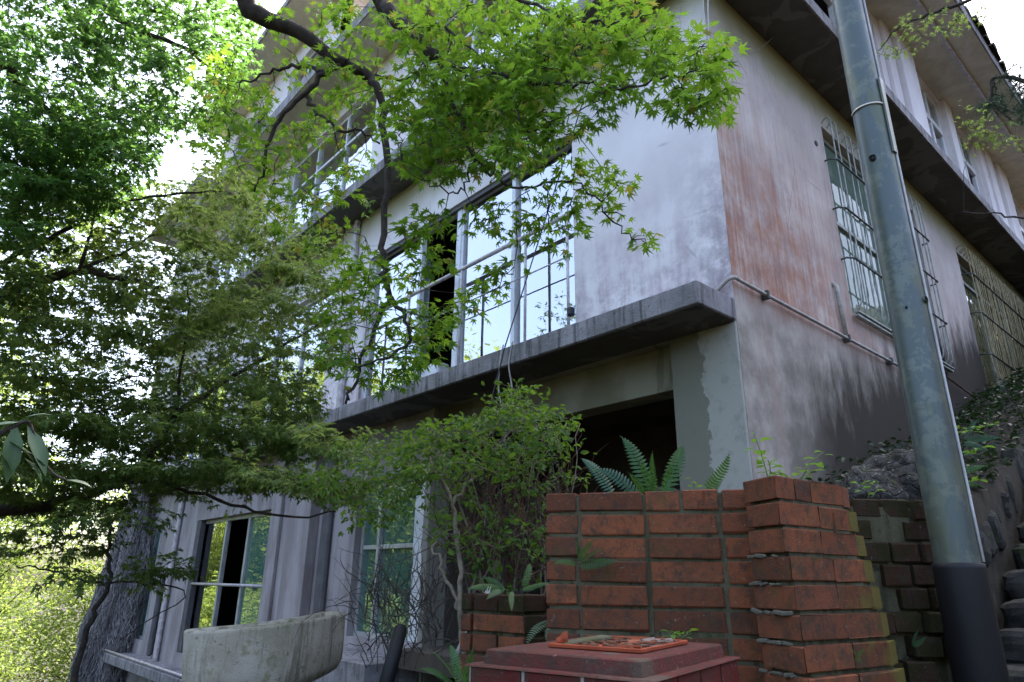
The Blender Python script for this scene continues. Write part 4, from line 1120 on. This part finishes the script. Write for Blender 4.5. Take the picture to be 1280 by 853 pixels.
# the crown goes on above and behind the viewer
ex = np.stack([rng.uniform(-2.6, 2.4, 260), rng.uniform(-7.2, -3.0, 260), rng.uniform(4.3, 6.4, 260)], 1)
c_ = (ex - CAM) @ RT.T
ex = ex[~((c_[:, 2] > 0) & (np.abs(c_[:, 1]/np.maximum(.01, c_[:, 2])) < .56) & (np.abs(c_[:, 0]/np.maximum(.01, c_[:, 2])) < .8))]
A.pads(ex, 16, .12, .004, 1.2)
nA = A.finish(T_MAPLE, (.026, .043), 'maple', 'maple_one', 300, .42)

# --- maple with dark small leaves against the sky, upper left
C_ = Tree('maple_tree', 'dark leaved maple crown silhouetted against white sky in the top left corner', group=None)
C_.limb([(-5.8, -6.6, -.3), (-5.7, -6.5, 2.0), (-5.3, -6.2, 4.0), (-4.9, -5.9, 5.4)], .16, .09, 'trunk', n=12)
C_.limb([(-4.9, -5.9, 5.4), tuple(atd(-30, 70, 5.2)), tuple(atd(20, 105, 5.2)), tuple(atd(70, 145, 5.1)), tuple(atd(110, 185, 5.0))], .06, .008)
C_.limb([(-4.9, -5.9, 5.4), tuple(atd(30, -80, 5.0)), tuple(atd(115, 0, 4.8)), tuple(atd(170, 35, 4.6)), tuple(atd(230, 60, 4.5)), tuple(atd(270, 95, 4.4))], .05, .006)
C_.limb(L3((170, 35, 4.6), (185, 60, 4.6), (183, 90, 4.6)), .012, .004)
for poly, n, d0, d1 in (
    ([(0, 20), (60, 40), (40, 120), (100, 100), (140, 180), (170, 240), (80, 260), (0, 250)], 230, 4.4, 5.8),
    ([(20, 20), (110, 0), (300, 0), (330, 60), (300, 120), (250, 190), (190, 150), (170, 210), (110, 150), (80, 60)], 330, 4.0, 5.6),
    ([(-280, -60), (0, 0), (0, 280), (-280, 300)], 280, 4.4, 6.0), ([(0, -120), (320, -120), (320, 0), (0, 0)], 200, 4.0, 5.4),
    ([(0, 150), (120, 160), (200, 180), (180, 250), (0, 290)], 200, 4.4, 6.0)):
    C_.pads(layered(tips_px(poly, int(n*1.4), d0, d1), .34), 12, .065, .0028, .8, layer=.3)
C_.finish(T_MAPLE5, (.036, .052), 'maple_dark', jit=.4)

# --- layered maple filling the left middle
B = Tree('maple_tree', 'layered small leaved maple filling the left middle before the facade')
B.limb([(-3.6, -6.0, -.4), (-3.7, -5.9, .8), (-4.0, -5.7, 1.9), (-4.1, -5.5, 2.9)], .13, .08, 'trunk', n=12)
B.limb([(-4.1, -5.5, 2.9), tuple(atd(-60, 405, 5.6)), tuple(atd(0, 372, 5.3)), tuple(atd(50, 352, 5.2)), tuple(atd(100, 340, 5.1)), tuple(atd(150, 348, 5.0)), tuple(atd(198, 360, 4.9))], .06, .012)
B.limb(L3((98, 340, 5.1), (112, 300, 5.1), (118, 270, 5.1)), .016, .006)
B.limb(L3((0, 330, 5.4), (40, 310, 5.3), (90, 285, 5.2), (130, 262, 5.2), (190, 245, 5.2), (260, 240, 5.1), (300, 242, 5.1)), .022, .006)
B.limb(L3((100, 335, 5.1), (150, 318, 5.2), (190, 295, 5.3), (215, 285, 5.3), (225, 262, 5.3)), .014, .004)
B.limb([(-4.1, -5.5, 1.6), tuple(atd(-20, 640, 5.6)), tuple(atd(80, 625, 5.6)), tuple(atd(170, 590, 5.5)), tuple(atd(219, 520, 5.5)), tuple(atd(279, 479, 5.6)), tuple(atd(378, 419, 5.8)), tuple(atd(420, 390, 5.9))], .05, .006)
B.limb(L3((219, 520, 5.5), (228, 450, 5.5), (235, 387, 5.5), (233, 350, 5.5)), .014, .004)
B.limb(L3((40, 470, 5.6), (90, 482, 5.5), (140, 478, 5.5), (175, 470, 5.4)), .018, .005)
B.limb(L3((80, 520, 5.6), (120, 515, 5.5), (165, 498, 5.5)), .012, .004)
B.limb(L3((100, 600, 5.7), (200, 605, 5.4), (290, 630, 5.2), (360, 648, 5.0), (420, 640, 4.8)), .018, .005)
B.limb([tuple(atd(92, 860, 5.4)), tuple(atd(105, 800, 5.4)), tuple(atd(120, 760, 5.4)), tuple(atd(137, 725, 5.4)), tuple(atd(136, 690, 5.4)), tuple(atd(138, 645, 5.4))], .022, .010, 'branch')
B.limb(L3((133, 730, 5.4), (100, 725, 5.5), (60, 712, 5.6), (20, 708, 5.7)), .012, .004)
B.limb(L3((133, 728, 5.4), (180, 730, 5.3), (230, 745, 5.2), (150, 800, 5.2)), .008, .003)
for poly, n, d0, d1, lv in (
    ([(0, 250), (170, 245), (260, 205), (330, 245), (400, 300), (410, 360), (300, 400), (150, 400), (0, 400)], 420, 4.7, 6.6, 12),
    ([(0, 380), (200, 380), (340, 370), (420, 380), (420, 450), (395, 530), (300, 540), (0, 540)], 520, 4.7, 6.9, 12),
    ([(0, 520), (250, 520), (395, 520), (400, 570), (330, 610), (200, 620), (160, 640), (0, 640)], 420, 4.7, 6.6, 12),
    ([(0, 620), (150, 620), (160, 660), (100, 720), (60, 700), (0, 690)], 50, 4.8, 6.2, 9),
    ([(300, 540), (430, 545), (470, 580), (450, 640), (380, 620), (300, 610)], 90, 4.0, 5.4, 10),
    ([(175, 670), (240, 690), (235, 745), (200, 740), (160, 720)], 22, 5.0, 5.4, 9),
    ([(-260, 300), (0, 260), (0, 640), (-120, 640), (-260, 560)], 330, 4.7, 6.6, 11),
    ([(395, 280), (430, 300), (440, 420), (400, 440)], 30, 4.8, 5.8, 9)):
    B.pads(layered(tips_px(poly, int(n*1.7), d0, d1), .30), int(lv*1.3), .07, .0024, .8, layer=.25)
B.finish(T_MAPLE5, (.032, .054), 'maple_mid', jit=.32)

# --- shrub in the middle, growing before the porch
S = Tree('leafy_shrub', 'tangled bright green shrub with thin pale stems growing before the porch', 'shrub', 'barkpale')
S.limb(L3((582, 830, 3.0), (577, 770, 3.05), (572, 700, 3.1), (567, 630, 3.12), (590, 600, 3.15)), .014, .008, 'stem', n=8)
S.limb(L3((576, 765, 3.05), (560, 725, 3.1), (545, 690, 3.15), (542, 672, 3.2)), .009, .006, 'stem')
S.limb(L3((567, 630, 3.12), (545, 590, 3.2), (530, 560, 3.3), (520, 540, 3.35)), .008, .003)
S.limb(L3((590, 600, 3.15), (620, 560, 3.2), (650, 530, 3.25), (660, 500, 3.3)), .007, .003)
for k in range(22):
    x = random.uniform(585, 700); S.limb(L3((x-10+random.uniform(-15, 15), 760, 3.2), (x+random.uniform(-15, 15), 690, 3.25), (x+random.uniform(-30, 30), 600, 3.3), (x+random.uniform(-50, 40), 530, 3.4)), .006, .002, 'stem', 3, 5, 'barkpale' if k % 2 else 'drybranch')
S.nodes_only(L3((480, 560, 3.6), (460, 600, 3.6), (700, 560, 3.2)))
for poly, n, d0, d1, lv in (
    ([(500, 545), (560, 525), (610, 520), (640, 485), (665, 490), (690, 515), (725, 530), (700, 560), (640, 590), (560, 600), (500, 590)], 170, 2.8, 3.8, 9),
    ([(420, 560), (480, 540), (540, 560), (530, 600), (500, 650), (440, 660), (410, 620), (380, 590)], 95, 3.2, 4.3, 9),
    ([(540, 590), (730, 560), (715, 650), (690, 690), (560, 690), (520, 640)], 110, 2.9, 3.7, 6),
    ([(560, 660), (690, 650), (690, 735), (600, 740), (570, 720)], 45, 3.0, 3.4, 5),
    ([(600, 470), (700, 480), (715, 520), (600, 530)], 14, 3.0, 3.4, 6)):
    S.pads(tips_px(poly, int(n*1.25), d0, d1), int(lv*1.35), .045, .0022, .6)
S.finish(T_OVAL, (.018, .042), 'shrub', jit=.75)

# bare thorny tangle before the teal window
tg = thing('bare_bush', 'bare tangled twigs in front of the green glazed door', 'bush'); mb = MB()
for k in range(120):
    x, y, d = random.uniform(455, 555), random.uniform(740, 840), random.uniform(3.4, 4.2); a = Vector(atd(x, y, d)); pts = [a]
    v = Vector((random.uniform(-.5, .5), random.uniform(-.5, .5), random.uniform(.2, 1.0))).normalized()
    for q in range(8):
        v = (v + Vector((random.gauss(0, .25), random.gauss(0, .25), random.gauss(-.05, .2)))).normalized(); pts.append(pts[-1] + v*random.uniform(.025, .085))
    mb.tube(pts, [random.uniform(.0022, .0045)*(1-.1*i) for i in range(9)], 4, False)
o = mb.build('twigs', 'drybranch', tg); o['kind'] = 'stuff'
tg = thing('dry_undergrowth', 'brown dry stems massed between shrub and low brick planter', 'undergrowth'); mb = MB()
for k in range(260):
    x, y, d = random.uniform(575, 715), random.uniform(640, 745), random.uniform(3.1, 3.9); pts = [Vector(atd(x, y, d))]
    v = Vector((random.gauss(0, .35), random.gauss(0, .35), random.uniform(.3, 1.0))).normalized()
    for q in range(7):
        v = (v + Vector((random.gauss(0, .25), random.gauss(0, .25), random.gauss(-.02, .18)))).normalized(); pts.append(pts[-1] + v*random.uniform(.03, .09))
    mb.tube(pts, [.0035*(1-.1*i) for i in range(8)], 4, False)
o = mb.build('stems', 'wood', tg); o['kind'] = 'stuff'

# --- glossy broad leaves at the left edge
BR = thing('broad_leaved_shrub', 'few glossy broad leaves poking in at the left edge', 'shrub')
stem = smoothpath([atd(-60, 700, 1.35), atd(-35, 600, 1.33), atd(-5, 548, 1.3), atd(28, 528, 1.3), atd(38, 530, 1.3)], 5)
MB().tube(stem, [.006 - .004*i/len(stem) for i in range(len(stem))], 6).build('stem', 'bark', BR, True)
MB().tube([(-.25, -4.35, -.1), tuple(atd(-60, 700, 1.35))], [.012, .006], 6).build('stem', 'bark', BR, True)
bl = mesh_np('leaf', *(lambda V, Fc: (V, Fc))(*oval(.05, .17)), M['broad'])
for (bx, by, tx_, ty, ln) in ((30, 522, 64, 516, .062), (28, 528, -20, 533, .07), (6, 548, 48, 575, .075), (34, 532, 60, 590, .085), (30, 572, 55, 598, .05), (82, 600, 115, 606, .05), (20, 530, 10, 600, .07), (-5, 560, 20, 590, .06), (60, 585, 30, 560, .05)):
    a = Vector(atd(bx, by, 1.3)); b = Vector(atd(tx_, ty, 1.29)); d = (b-a).normalized()
    vw = (Vector(CAM)-a).normalized(); z = (Vector((0, 0, 1)) + vw*.5 + Vector((random.gauss(0, .2), random.gauss(0, .2), 0))).normalized(); x = d.cross(z).normalized(); z = x.cross(d)
    o = link(bpy.data.objects.new('leaf', bl), BR); ln = (b-a).length*1.05
    o.matrix_basis = Matrix([[x[r]*ln, d[r]*ln, z[r]*ln, a[r]] for r in range(3)] + [[0, 0, 0, 1]])
MB().tube(smoothpath([stem[-1], Vector(atd(60, 585, 1.3)), Vector(atd(82, 600, 1.3))], 4), .002, 5).build('stem', 'bark', BR, True)

# --- ferns
def frond_mesh(n, mat, w=.22, droop=.35, curl=0.0):
    v = []; f = []; r = []
    def C(t): return np.array([.04*math.sin(3*t), t*(1-.12*t*t), .10*math.sin(2.2*t) - droop*t*t*.6])
    for k in range(n):
        t = .10 + .88*k/(n-1); p = C(t); ln = w*(math.sin(math.pi*min(1, (t*.92+.14)))**.8)*(1.05-.25*t); hw = .40/n
        for s in (-1, 1):
            i = len(v); tip = p + np.array([s*ln, ln*.28, -.22*ln]); mid = (p+tip)/2 + np.array([0, 0, .05*ln])
            v += [p + np.array([0, -hw*.7, 0]), mid + np.array([0, -hw*.9, 0]), tip, mid + np.array([0, hw*.9, 0]), p + np.array([0, hw*.7, 0])]
            f += [(i, i+1, i+3, i+4), (i+1, i+2, i+3)]
    m_ = 9
    for k in range(m_):
        t = k/(m_-1); p = C(t); h = .007*(1-t*.7); v += [p+np.array([-h, 0, .003]), p+np.array([h, 0, .003])]
        if k: i = len(v)-4; f.append((i, i+1, i+3, i+2))
    return mesh_np('frond', v, [tuple(q) for q in f], M[mat])
FM = {m_: [frond_mesh(n, m_, w, dr) for n, w, dr in ((17, .13, .25), (15, .145, .40), (19, .115, .15))] for m_ in ('fern', 'fern_blue')}
def fern(label, fr, mat='fern', tilt=.5):
    root = thing('fern', label, 'fern', tuple(atd(*fr[0][0]))); base = root.location.copy()
    for (b, t) in fr:
        a = Vector(atd(*b)); e = Vector(atd(*t)); d = e-a; ln = d.length; d.normalize()
        vw = (Vector(CAM)-a).normalized(); z = vw*random.uniform(.5, 1.0) + Vector((0, 0, 1))*tilt + Vector((random.gauss(0, .3), random.gauss(0, .3), 0)); x = d.cross(z).normalized(); z = x.cross(d)
        # keep the tip on its mark although the frond droops
        o = link(bpy.data.objects.new('frond', random.choice(FM[mat])), root); L = ln*1.08
        o.matrix_basis = Matrix([[x[r]*L, d[r]*L, z[r]*L, a[r]-base[r]] for r in range(3)] + [[0, 0, 0, 1]])
fern('tall green fern standing on the brick planter before the dark porch', [((812, 622, 2.55), (774, 538, 2.6)), ((820, 622, 2.55), (812, 560, 2.5)), ((815, 622, 2.55), (795, 572, 2.45)), ((828, 622, 2.55), (838, 575, 2.5)), ((805, 622, 2.55), (785, 590, 2.45)), ((832, 622, 2.6), (850, 545, 2.7))])
fern('blue green fern with long arching fronds on the brick planter top', [((768, 622, 2.5), (722, 570, 2.6)), ((800, 622, 2.5), (742, 580, 2.5)), ((830, 622, 2.5), (842, 592, 2.45)), ((790, 622, 2.5), (775, 598, 2.42))], 'fern_blue')
fern('single small fern frond rising before the pale corner column', [((880, 614, 2.5), (916, 566, 2.45)), ((893, 614, 2.5), (902, 598, 2.45))])
fern('small fern rooted in a crack of the brick wall face', [((722, 708, 2.215), (772, 697, 2.16)), ((722, 706, 2.215), (690, 704, 2.16)), ((722, 700, 2.215), (742, 672, 2.14)), ((722, 696, 2.215), (722, 668, 2.16)), ((724, 704, 2.215), (758, 684, 2.15))])
fern('drooping fern hanging over the low brick planter', [((636, 738, 2.6), (578, 738, 2.6)), ((640, 738, 2.58), (640, 768, 2.5)), ((650, 738, 2.62), (692, 728, 2.6)), ((632, 738, 2.6), (600, 720, 2.6)), ((655, 735, 2.62), (662, 700, 2.7)), ((628, 738, 2.6), (606, 752, 2.5))])
fern('blue green fern sprig between low planter and red pedestal', [((688, 775, 2.4), (655, 803, 2.3)), ((690, 775, 2.4), (668, 782, 2.35)), ((692, 778, 2.4), (684, 805, 2.3))], 'fern_blue')
fern('yellowish broad fern clump left of the red pedestal', [((575, 858, 1.95), (530, 808, 1.9)), ((575, 858, 1.95), (560, 800, 2.0)), ((580, 858, 1.95), (590, 806, 1.9)), ((570, 858, 1.95), (520, 835, 1.9)), ((585, 860, 1.9), (565, 825, 1.8))])
fern('green fern on the bank right of the pole', [((1175, 600, 4.6), (1232, 606, 4.5)), ((1175, 595, 4.6), (1205, 560, 4.6)), ((1172, 595, 4.6), (1238, 580, 4.6)), ((1178, 598, 4.6), (1212, 622, 4.5))])
fern('small fern on the bank below the barred window', [((1205, 550, 5.4), (1255, 545, 5.3)), ((1205, 550, 5.4), (1220, 520, 5.4)), ((1200, 552, 5.4), (1180, 530, 5.3)), ((1205, 552, 5.4), (1240, 565, 5.2))], 'fern_blue')
fern('tiny fern growing on the mossy brick wall', [((1140, 808, 2.5), (1160, 795, 2.45)), ((1140, 806, 2.5), (1150, 785, 2.45))], 'fern_blue')
fern('tiny fern low on the brick pillar', [((1070, 822, 2.02), (1082, 810, 1.98)), ((1070, 820, 2.02), (1062, 808, 1.98)), ((1070, 822, 2.02), (1078, 828, 1.97))])
# --- herbs
hm = mesh_np('leaf', *oval(.10, .30), M['herb'])
def herb(label, stems, size=.05, n=7, sp=.03):
    root = thing('herb_plant', label, 'plant', tuple(atd(*stems[0][0]))); b0 = root.location.copy()
    for (b, t) in stems:
        a = Vector(atd(*b)) - b0; e = Vector(atd(*t)) - b0; pts = smoothpath([a, (a+e)/2 + Vector((random.gauss(0, .01), random.gauss(0, .01), .01)), e], 4)
        MB().tube(pts, [.0022-.0012*i/len(pts) for i in range(len(pts))], 5, False).build('stem', 'shrub_stem', root, True)
        for k in range(n):
            t_ = .35 + .65*k/(n-1); p = a.lerp(e, t_); an = k*2.4 + random.random(); d = Vector((math.cos(an), math.sin(an), random.uniform(-.25, .3))).normalized()
            z = Vector((random.gauss(0, .3), random.gauss(0, .3), 1)); x = d.cross(z).normalized(); z = x.cross(d); ln = size*random.uniform(.6, 1.1)
            p = p + d*.008
            o = link(bpy.data.objects.new('leaf', hm), root); o.matrix_basis = Matrix([[x[r]*ln, d[r]*ln, z[r]*ln, p[r]] for r in range(3)] + [[0, 0, 0, 1]])
M['shrub_stem'] = plain('green stem', (.12, .17, .05), .7)
herb('bright seedling with pointed leaves above the brick pillar', [((962, 605, 2.35), (942, 542, 2.35)), ((962, 605, 2.35), (960, 575, 2.3))], .055, 8)
herb('low bright herb spreading over the brick pillar top', [((1000, 605, 2.3), (1030, 565, 2.35)), ((995, 605, 2.3), (1010, 580, 2.3)), ((985, 605, 2.3), (968, 590, 2.3))], .04, 7)
herb('bright weed sprouting by the pale rounded stone', [((1090, 622, 2.9), (1092, 600, 2.9)), ((1085, 622, 2.9), (1075, 605, 2.9))], .04, 5)
herb('small green weed on the planter before the column', [((868, 616, 2.5), (866, 598, 2.5))], .03, 5)
herb('pale weeds at the foot of the tall brick wall beside the pedestal', [((835, 800, 2.05), (842, 790, 2.03)), ((850, 800, 2.05), (858, 790, 2.03))], .03, 6)
herb('tangled weeds hanging down the bank right of the pole', [((1180, 560, 5.0), (1200, 535, 5.0)), ((1190, 575, 4.9), (1225, 560, 4.9)), ((1185, 610, 4.6), (1222, 600, 4.5)), ((1180, 640, 4.4), (1205, 660, 4.3)), ((1200, 545, 5.3), (1240, 530, 5.3)), ((1178, 655, 4.3), (1198, 690, 4.2))], .075, 9)
# ground cover on the bank right of the pole and dead leaves
pts = []
for k in range(2600):
    x, y = rng.uniform(.02, .90), rng.uniform(.6, 6.5); z = ground_h(x, y); pts.append((x, y, z + rng.uniform(.0, .16)*rng.random()))
P = np.array(pts); d = rng.normal(0, 1, P.shape); d[:, 2] *= .3
o = scatter('ground_cover', T_OVAL, P, leaf_frames(d, .5), rng.uniform(.025, .075, len(P)), 'cover', None); tag(o, 'low leafy ground cover on the bank below the side wall', 'ground cover')
pts = [(x, y, ground_h(x, y)+.012) for x, y in zip(rng.uniform(.2, .90, 260), rng.uniform(-1.4, 1.5, 260))]
P = np.array(pts); d = rng.normal(0, 1, P.shape); d[:, 2] *= .15
o = scatter('dead_leaves', T_OVAL, P, leaf_frames(d, .35), rng.uniform(.04, .07, len(P)), 'litter', None); tag(o, 'curled brown dead leaves on the soil behind the pole', 'leaf litter')

# --- pine bough, top right
PT = thing('pine_tree', 'pine bough with dark needle tufts reaching in at the top right', 'pine tree')
tb = [(4.9, 2.6, -.2), (4.8, 2.6, 2.5), (4.7, 2.6, 5.5), (4.6, 2.6, 9.0)]
MB().tube(smoothpath(tb, 4), [.18-.008*i for i in range(13)], 12).build('trunk', 'bark', PT, True)
bp = smoothpath([(4.68, 2.6, 6.2), tuple(atd(1420, 170, 5.2)), tuple(atd(1330, 130, 5.0)), tuple(atd(1275, 100, 4.9)), tuple(atd(1242, 98, 4.9)), tuple(atd(1240, 115, 4.9)), tuple(atd(1236, 130, 4.9))], 5)
MB().tube(bp, [.024-.019*i/len(bp) for i in range(len(bp))], 8).build('branch', 'bark', PT, True)
tuf = []; 
for (x, y, n) in ((1232, 140, 8), (1250, 118, 7), (1265, 105, 8), (1275, 130, 9), (1262, 135, 8), (1245, 135, 6), (1280, 150, 8), (1275, 85, 6), (1290, 110, 10)):
    for k in range(n): tuf.append(atd(x+random.gauss(0, 7), y+random.gauss(0, 6), 4.9+random.gauss(0, .12)))
tuf = np.array(tuf); NP = 55
P = np.repeat(tuf, NP, 0); d = rng.normal(0, 1, P.shape); d[:, 2] += .25
Tn = (np.array([(-.012, 0, 0), (.012, 0, 0), (0, 1, 0)]), np.array([(0, 1, 2)]))
scatter('needles', Tn, P, leaf_frames(d), rng.uniform(.05, .085, len(P)), 'pine', PT)
MBt = MB()
for t in tuf: 
    j = min(bp, key=lambda q: (q-Vector(t)).length); MBt.tube([j, (j+Vector(t))/2+Vector((0, 0, .01)), Vector(t)], [.006, .004, .002], 4, False)
o = MBt.build('twigs', 'bark', PT); o['kind'] = 'stuff'
G = Tree('maple_tree', 'thin yellow green maple twigs in the top right before the roof eave')
G.limb([(4.2, 1.0, -.1), (4.15, 1.0, 2.5), (4.0, 1.0, 4.4)], .09, .05, 'trunk', n=10)
G.limb([(4.0, 1.0, 4.4), tuple(atd(1340, -30, 4.4)), tuple(atd(1240, -10, 4.4)), tuple(atd(1180, 12, 4.4)), tuple(atd(1150, 22, 4.4)), tuple(atd(1120, 38, 4.4)), tuple(atd(1095, 65, 4.4))], .02, .003)
G.limb([(4.0, 1.0, 4.4), tuple(atd(1360, 330, 4.6)), tuple(atd(1290, 280, 4.6)), tuple(atd(1240, 268, 4.6)), tuple(atd(1205, 265, 4.6))], .014, .002)
for poly, n, lv in (([(1085, 50), (1150, 10), (1240, 0), (1240, 15), (1180, 50), (1160, 60), (1110, 80)], 38, 6), ([(1200, 120), (1240, 150), (1280, 150), (1280, 180), (1215, 170)], 16, 6), ([(1190, 150), (1240, 165), (1280, 170), (1280, 190), (1210, 185)], 14, 5)):
    G.pads(tips_px(poly, n, 4.2, 4.7), lv, .04, .002, .6)
G.finish(T_MAPLE5, (.022, .032), 'maple_mid', jit=.6)

# --- forest: sunny hillside behind on the left, darker trees round the viewer (seen in the window panes)
def tree_meshes(seed, H, R, n_leaf, leafs, low=.15, clumps=60):
    r = np.random.default_rng(seed)
    mb = MB(); pts = [Vector((0, 0, -.6))]
    for k in range(6): pts.append(pts[-1] + Vector((r.normal(0, .12), r.normal(0, .12), H*.14)))
    mb.tube(smoothpath(pts, 3), [.16*H/7*(1-.045*i) for i in range(19)], 8)
    tips = []
    for k in range(clumps):
        a = r.uniform(0, 2*math.pi); h = r.uniform(low, 1.0); rr = R*math.sin(math.pi*min(1, (.12+.9*(h-low)/(1-low)))**.8)**.6*r.uniform(.35, 1.0)
        t = Vector((rr*math.cos(a), rr*math.sin(a), H*h)); tips.append(t)
        b = pts[min(6, max(1, int(h*5)))]
        if k % 2 == 0: mb.tube([b, (b+t)/2 + Vector((0, 0, -.15)), t], [.035*H/7, .02*H/7, .006], 5, False)
    c = r.integers(0, clumps, n_leaf); tp = np.array([list(t) for t in tips])
    P = tp[c] + r.normal(0, 1, (n_leaf, 3))*np.array([.42, .42, .26])*R/2.2
    d = r.normal(0, 1, P.shape); d[:, 2] = d[:, 2]*.4 - .2
    Fm = leaf_frames(d, .6, r); S_ = r.uniform(leafs*.6, leafs*1.2, n_leaf)
    V, Fc = T_QUAD; k = 4
    W_ = np.einsum('nij,kj->nki', Fm, V)*S_[:, None, None] + P[:, None]
    f = (Fc[None] + (np.arange(n_leaf)*k)[:, None, None]).reshape(-1, 3)
    ct = r.random(clumps)*.6
    return mb, W_.reshape(-1, 3), f, np.repeat(ct[c] + .4*r.random(n_leaf), k)
TV = []
for seed, H, R, n, ls, mt in ((1, 7.5, 2.6, 17000, .125, 'forest'), (2, 6.0, 2.8, 17000, .125, 'forest'), (3, 9.0, 2.6, 12000, .16, 'forest_dark'), (4, 3.0, 2.2, 12000, .10, 'forest')):
    mb, v, f, tn = tree_meshes(seed, H, R, n, ls, .10)
    TV.append((mesh_np('trunk', mb.v, mb.f, M['bark'], True), mesh_np('crown', v, f, M[mt], False, tn)))
def plant_tree(k, x, y, z, s, label, group, name='forest_tree', cat='tree'):
    root = thing(name, label, cat, (x, y, z), group); rz = random.uniform(0, 6.3)
    for nm, me in zip(('trunk', 'crown'), TV[k]):
        o = link(bpy.data.objects.new(nm, me), root); o.scale = (s, s, s*random.uniform(.9, 1.1)); o.rotation_euler.z = rz
        if nm == 'crown': o['kind'] = 'stuff'
LB = 'sunlit pale green tree in the leafy mass beyond the left end of the building'
for k, x, y, z, s in ((0, -24, -2, -2, 1.0), (1, -22, -5.5, -2, .9), (0, -27, -8, -2.2, 1.0), (1, -30, -3, -2.2, 1.1), (1, -21, 1.5, -1.6, .9), (0, -33, -12, -2.4, 1.1), (1, -26, -13, -2.4, 1.0), (0, -38, -6, -2.5, 1.2), (1, -24, 6, -1.5, 1.0), (0, -40, -18, -2.5, 1.2), (0, -23, -9, -2, 1.7), (0, -27, -5, -2, 1.8), (1, -29, -13, -2, 2.0), (0, -22, -13.5, -2, 1.7), (1, -33, -8, -2, 2.1), (0, -25, -17, -2, 1.8)):
    plant_tree(k, x, y, z, s, LB, 'sunlit trees left of the building')
for x, y, s, lb in ((-18.5, -2.6, .8, 'sunny yellow green bush just left of the vine covered outcrop'), (-19.5, -5, .9, 'wide sunny bush left of centre below the dark maple boughs'), (-17.5, -7.5, .8, 'bright bush touching the left picture edge near the bottom'), (-21, -9, 1.0, 'bushy yellow green shrub behind the leftmost bright bush'), (-16.8, -4.4, .6, 'smallest sunny bush at the bottom left foreground of the slope'), (-23, -3.6, 1.0, 'tall sunny shrub rising behind the bushes beside the outcrop')):
    plant_tree(3, x, y, -1.6, s, lb, 'sunlit shrubs left of the building', 'forest_bush', 'bush')
LK = 'dark evergreen tree mirrored in the window panes'
for k, x, y, z, s in ((2, -16.5, -15.0, -1.2, 1.15), (2, -20.5, -15.5, -1.5, 1.2), (2, -5.5, -19.5, -.3, .9), (1, -25, -15.5, -1.8, 1.3), (2, -12.5, -16.5, -.8, .95), (2, 5.5, -17.5, -.2, .9), (2, 17, -10, 0, .9), (2, 19, -1, .5, .9)):
    plant_tree(k, x, y, z, s, LK, 'trees opposite the facade')
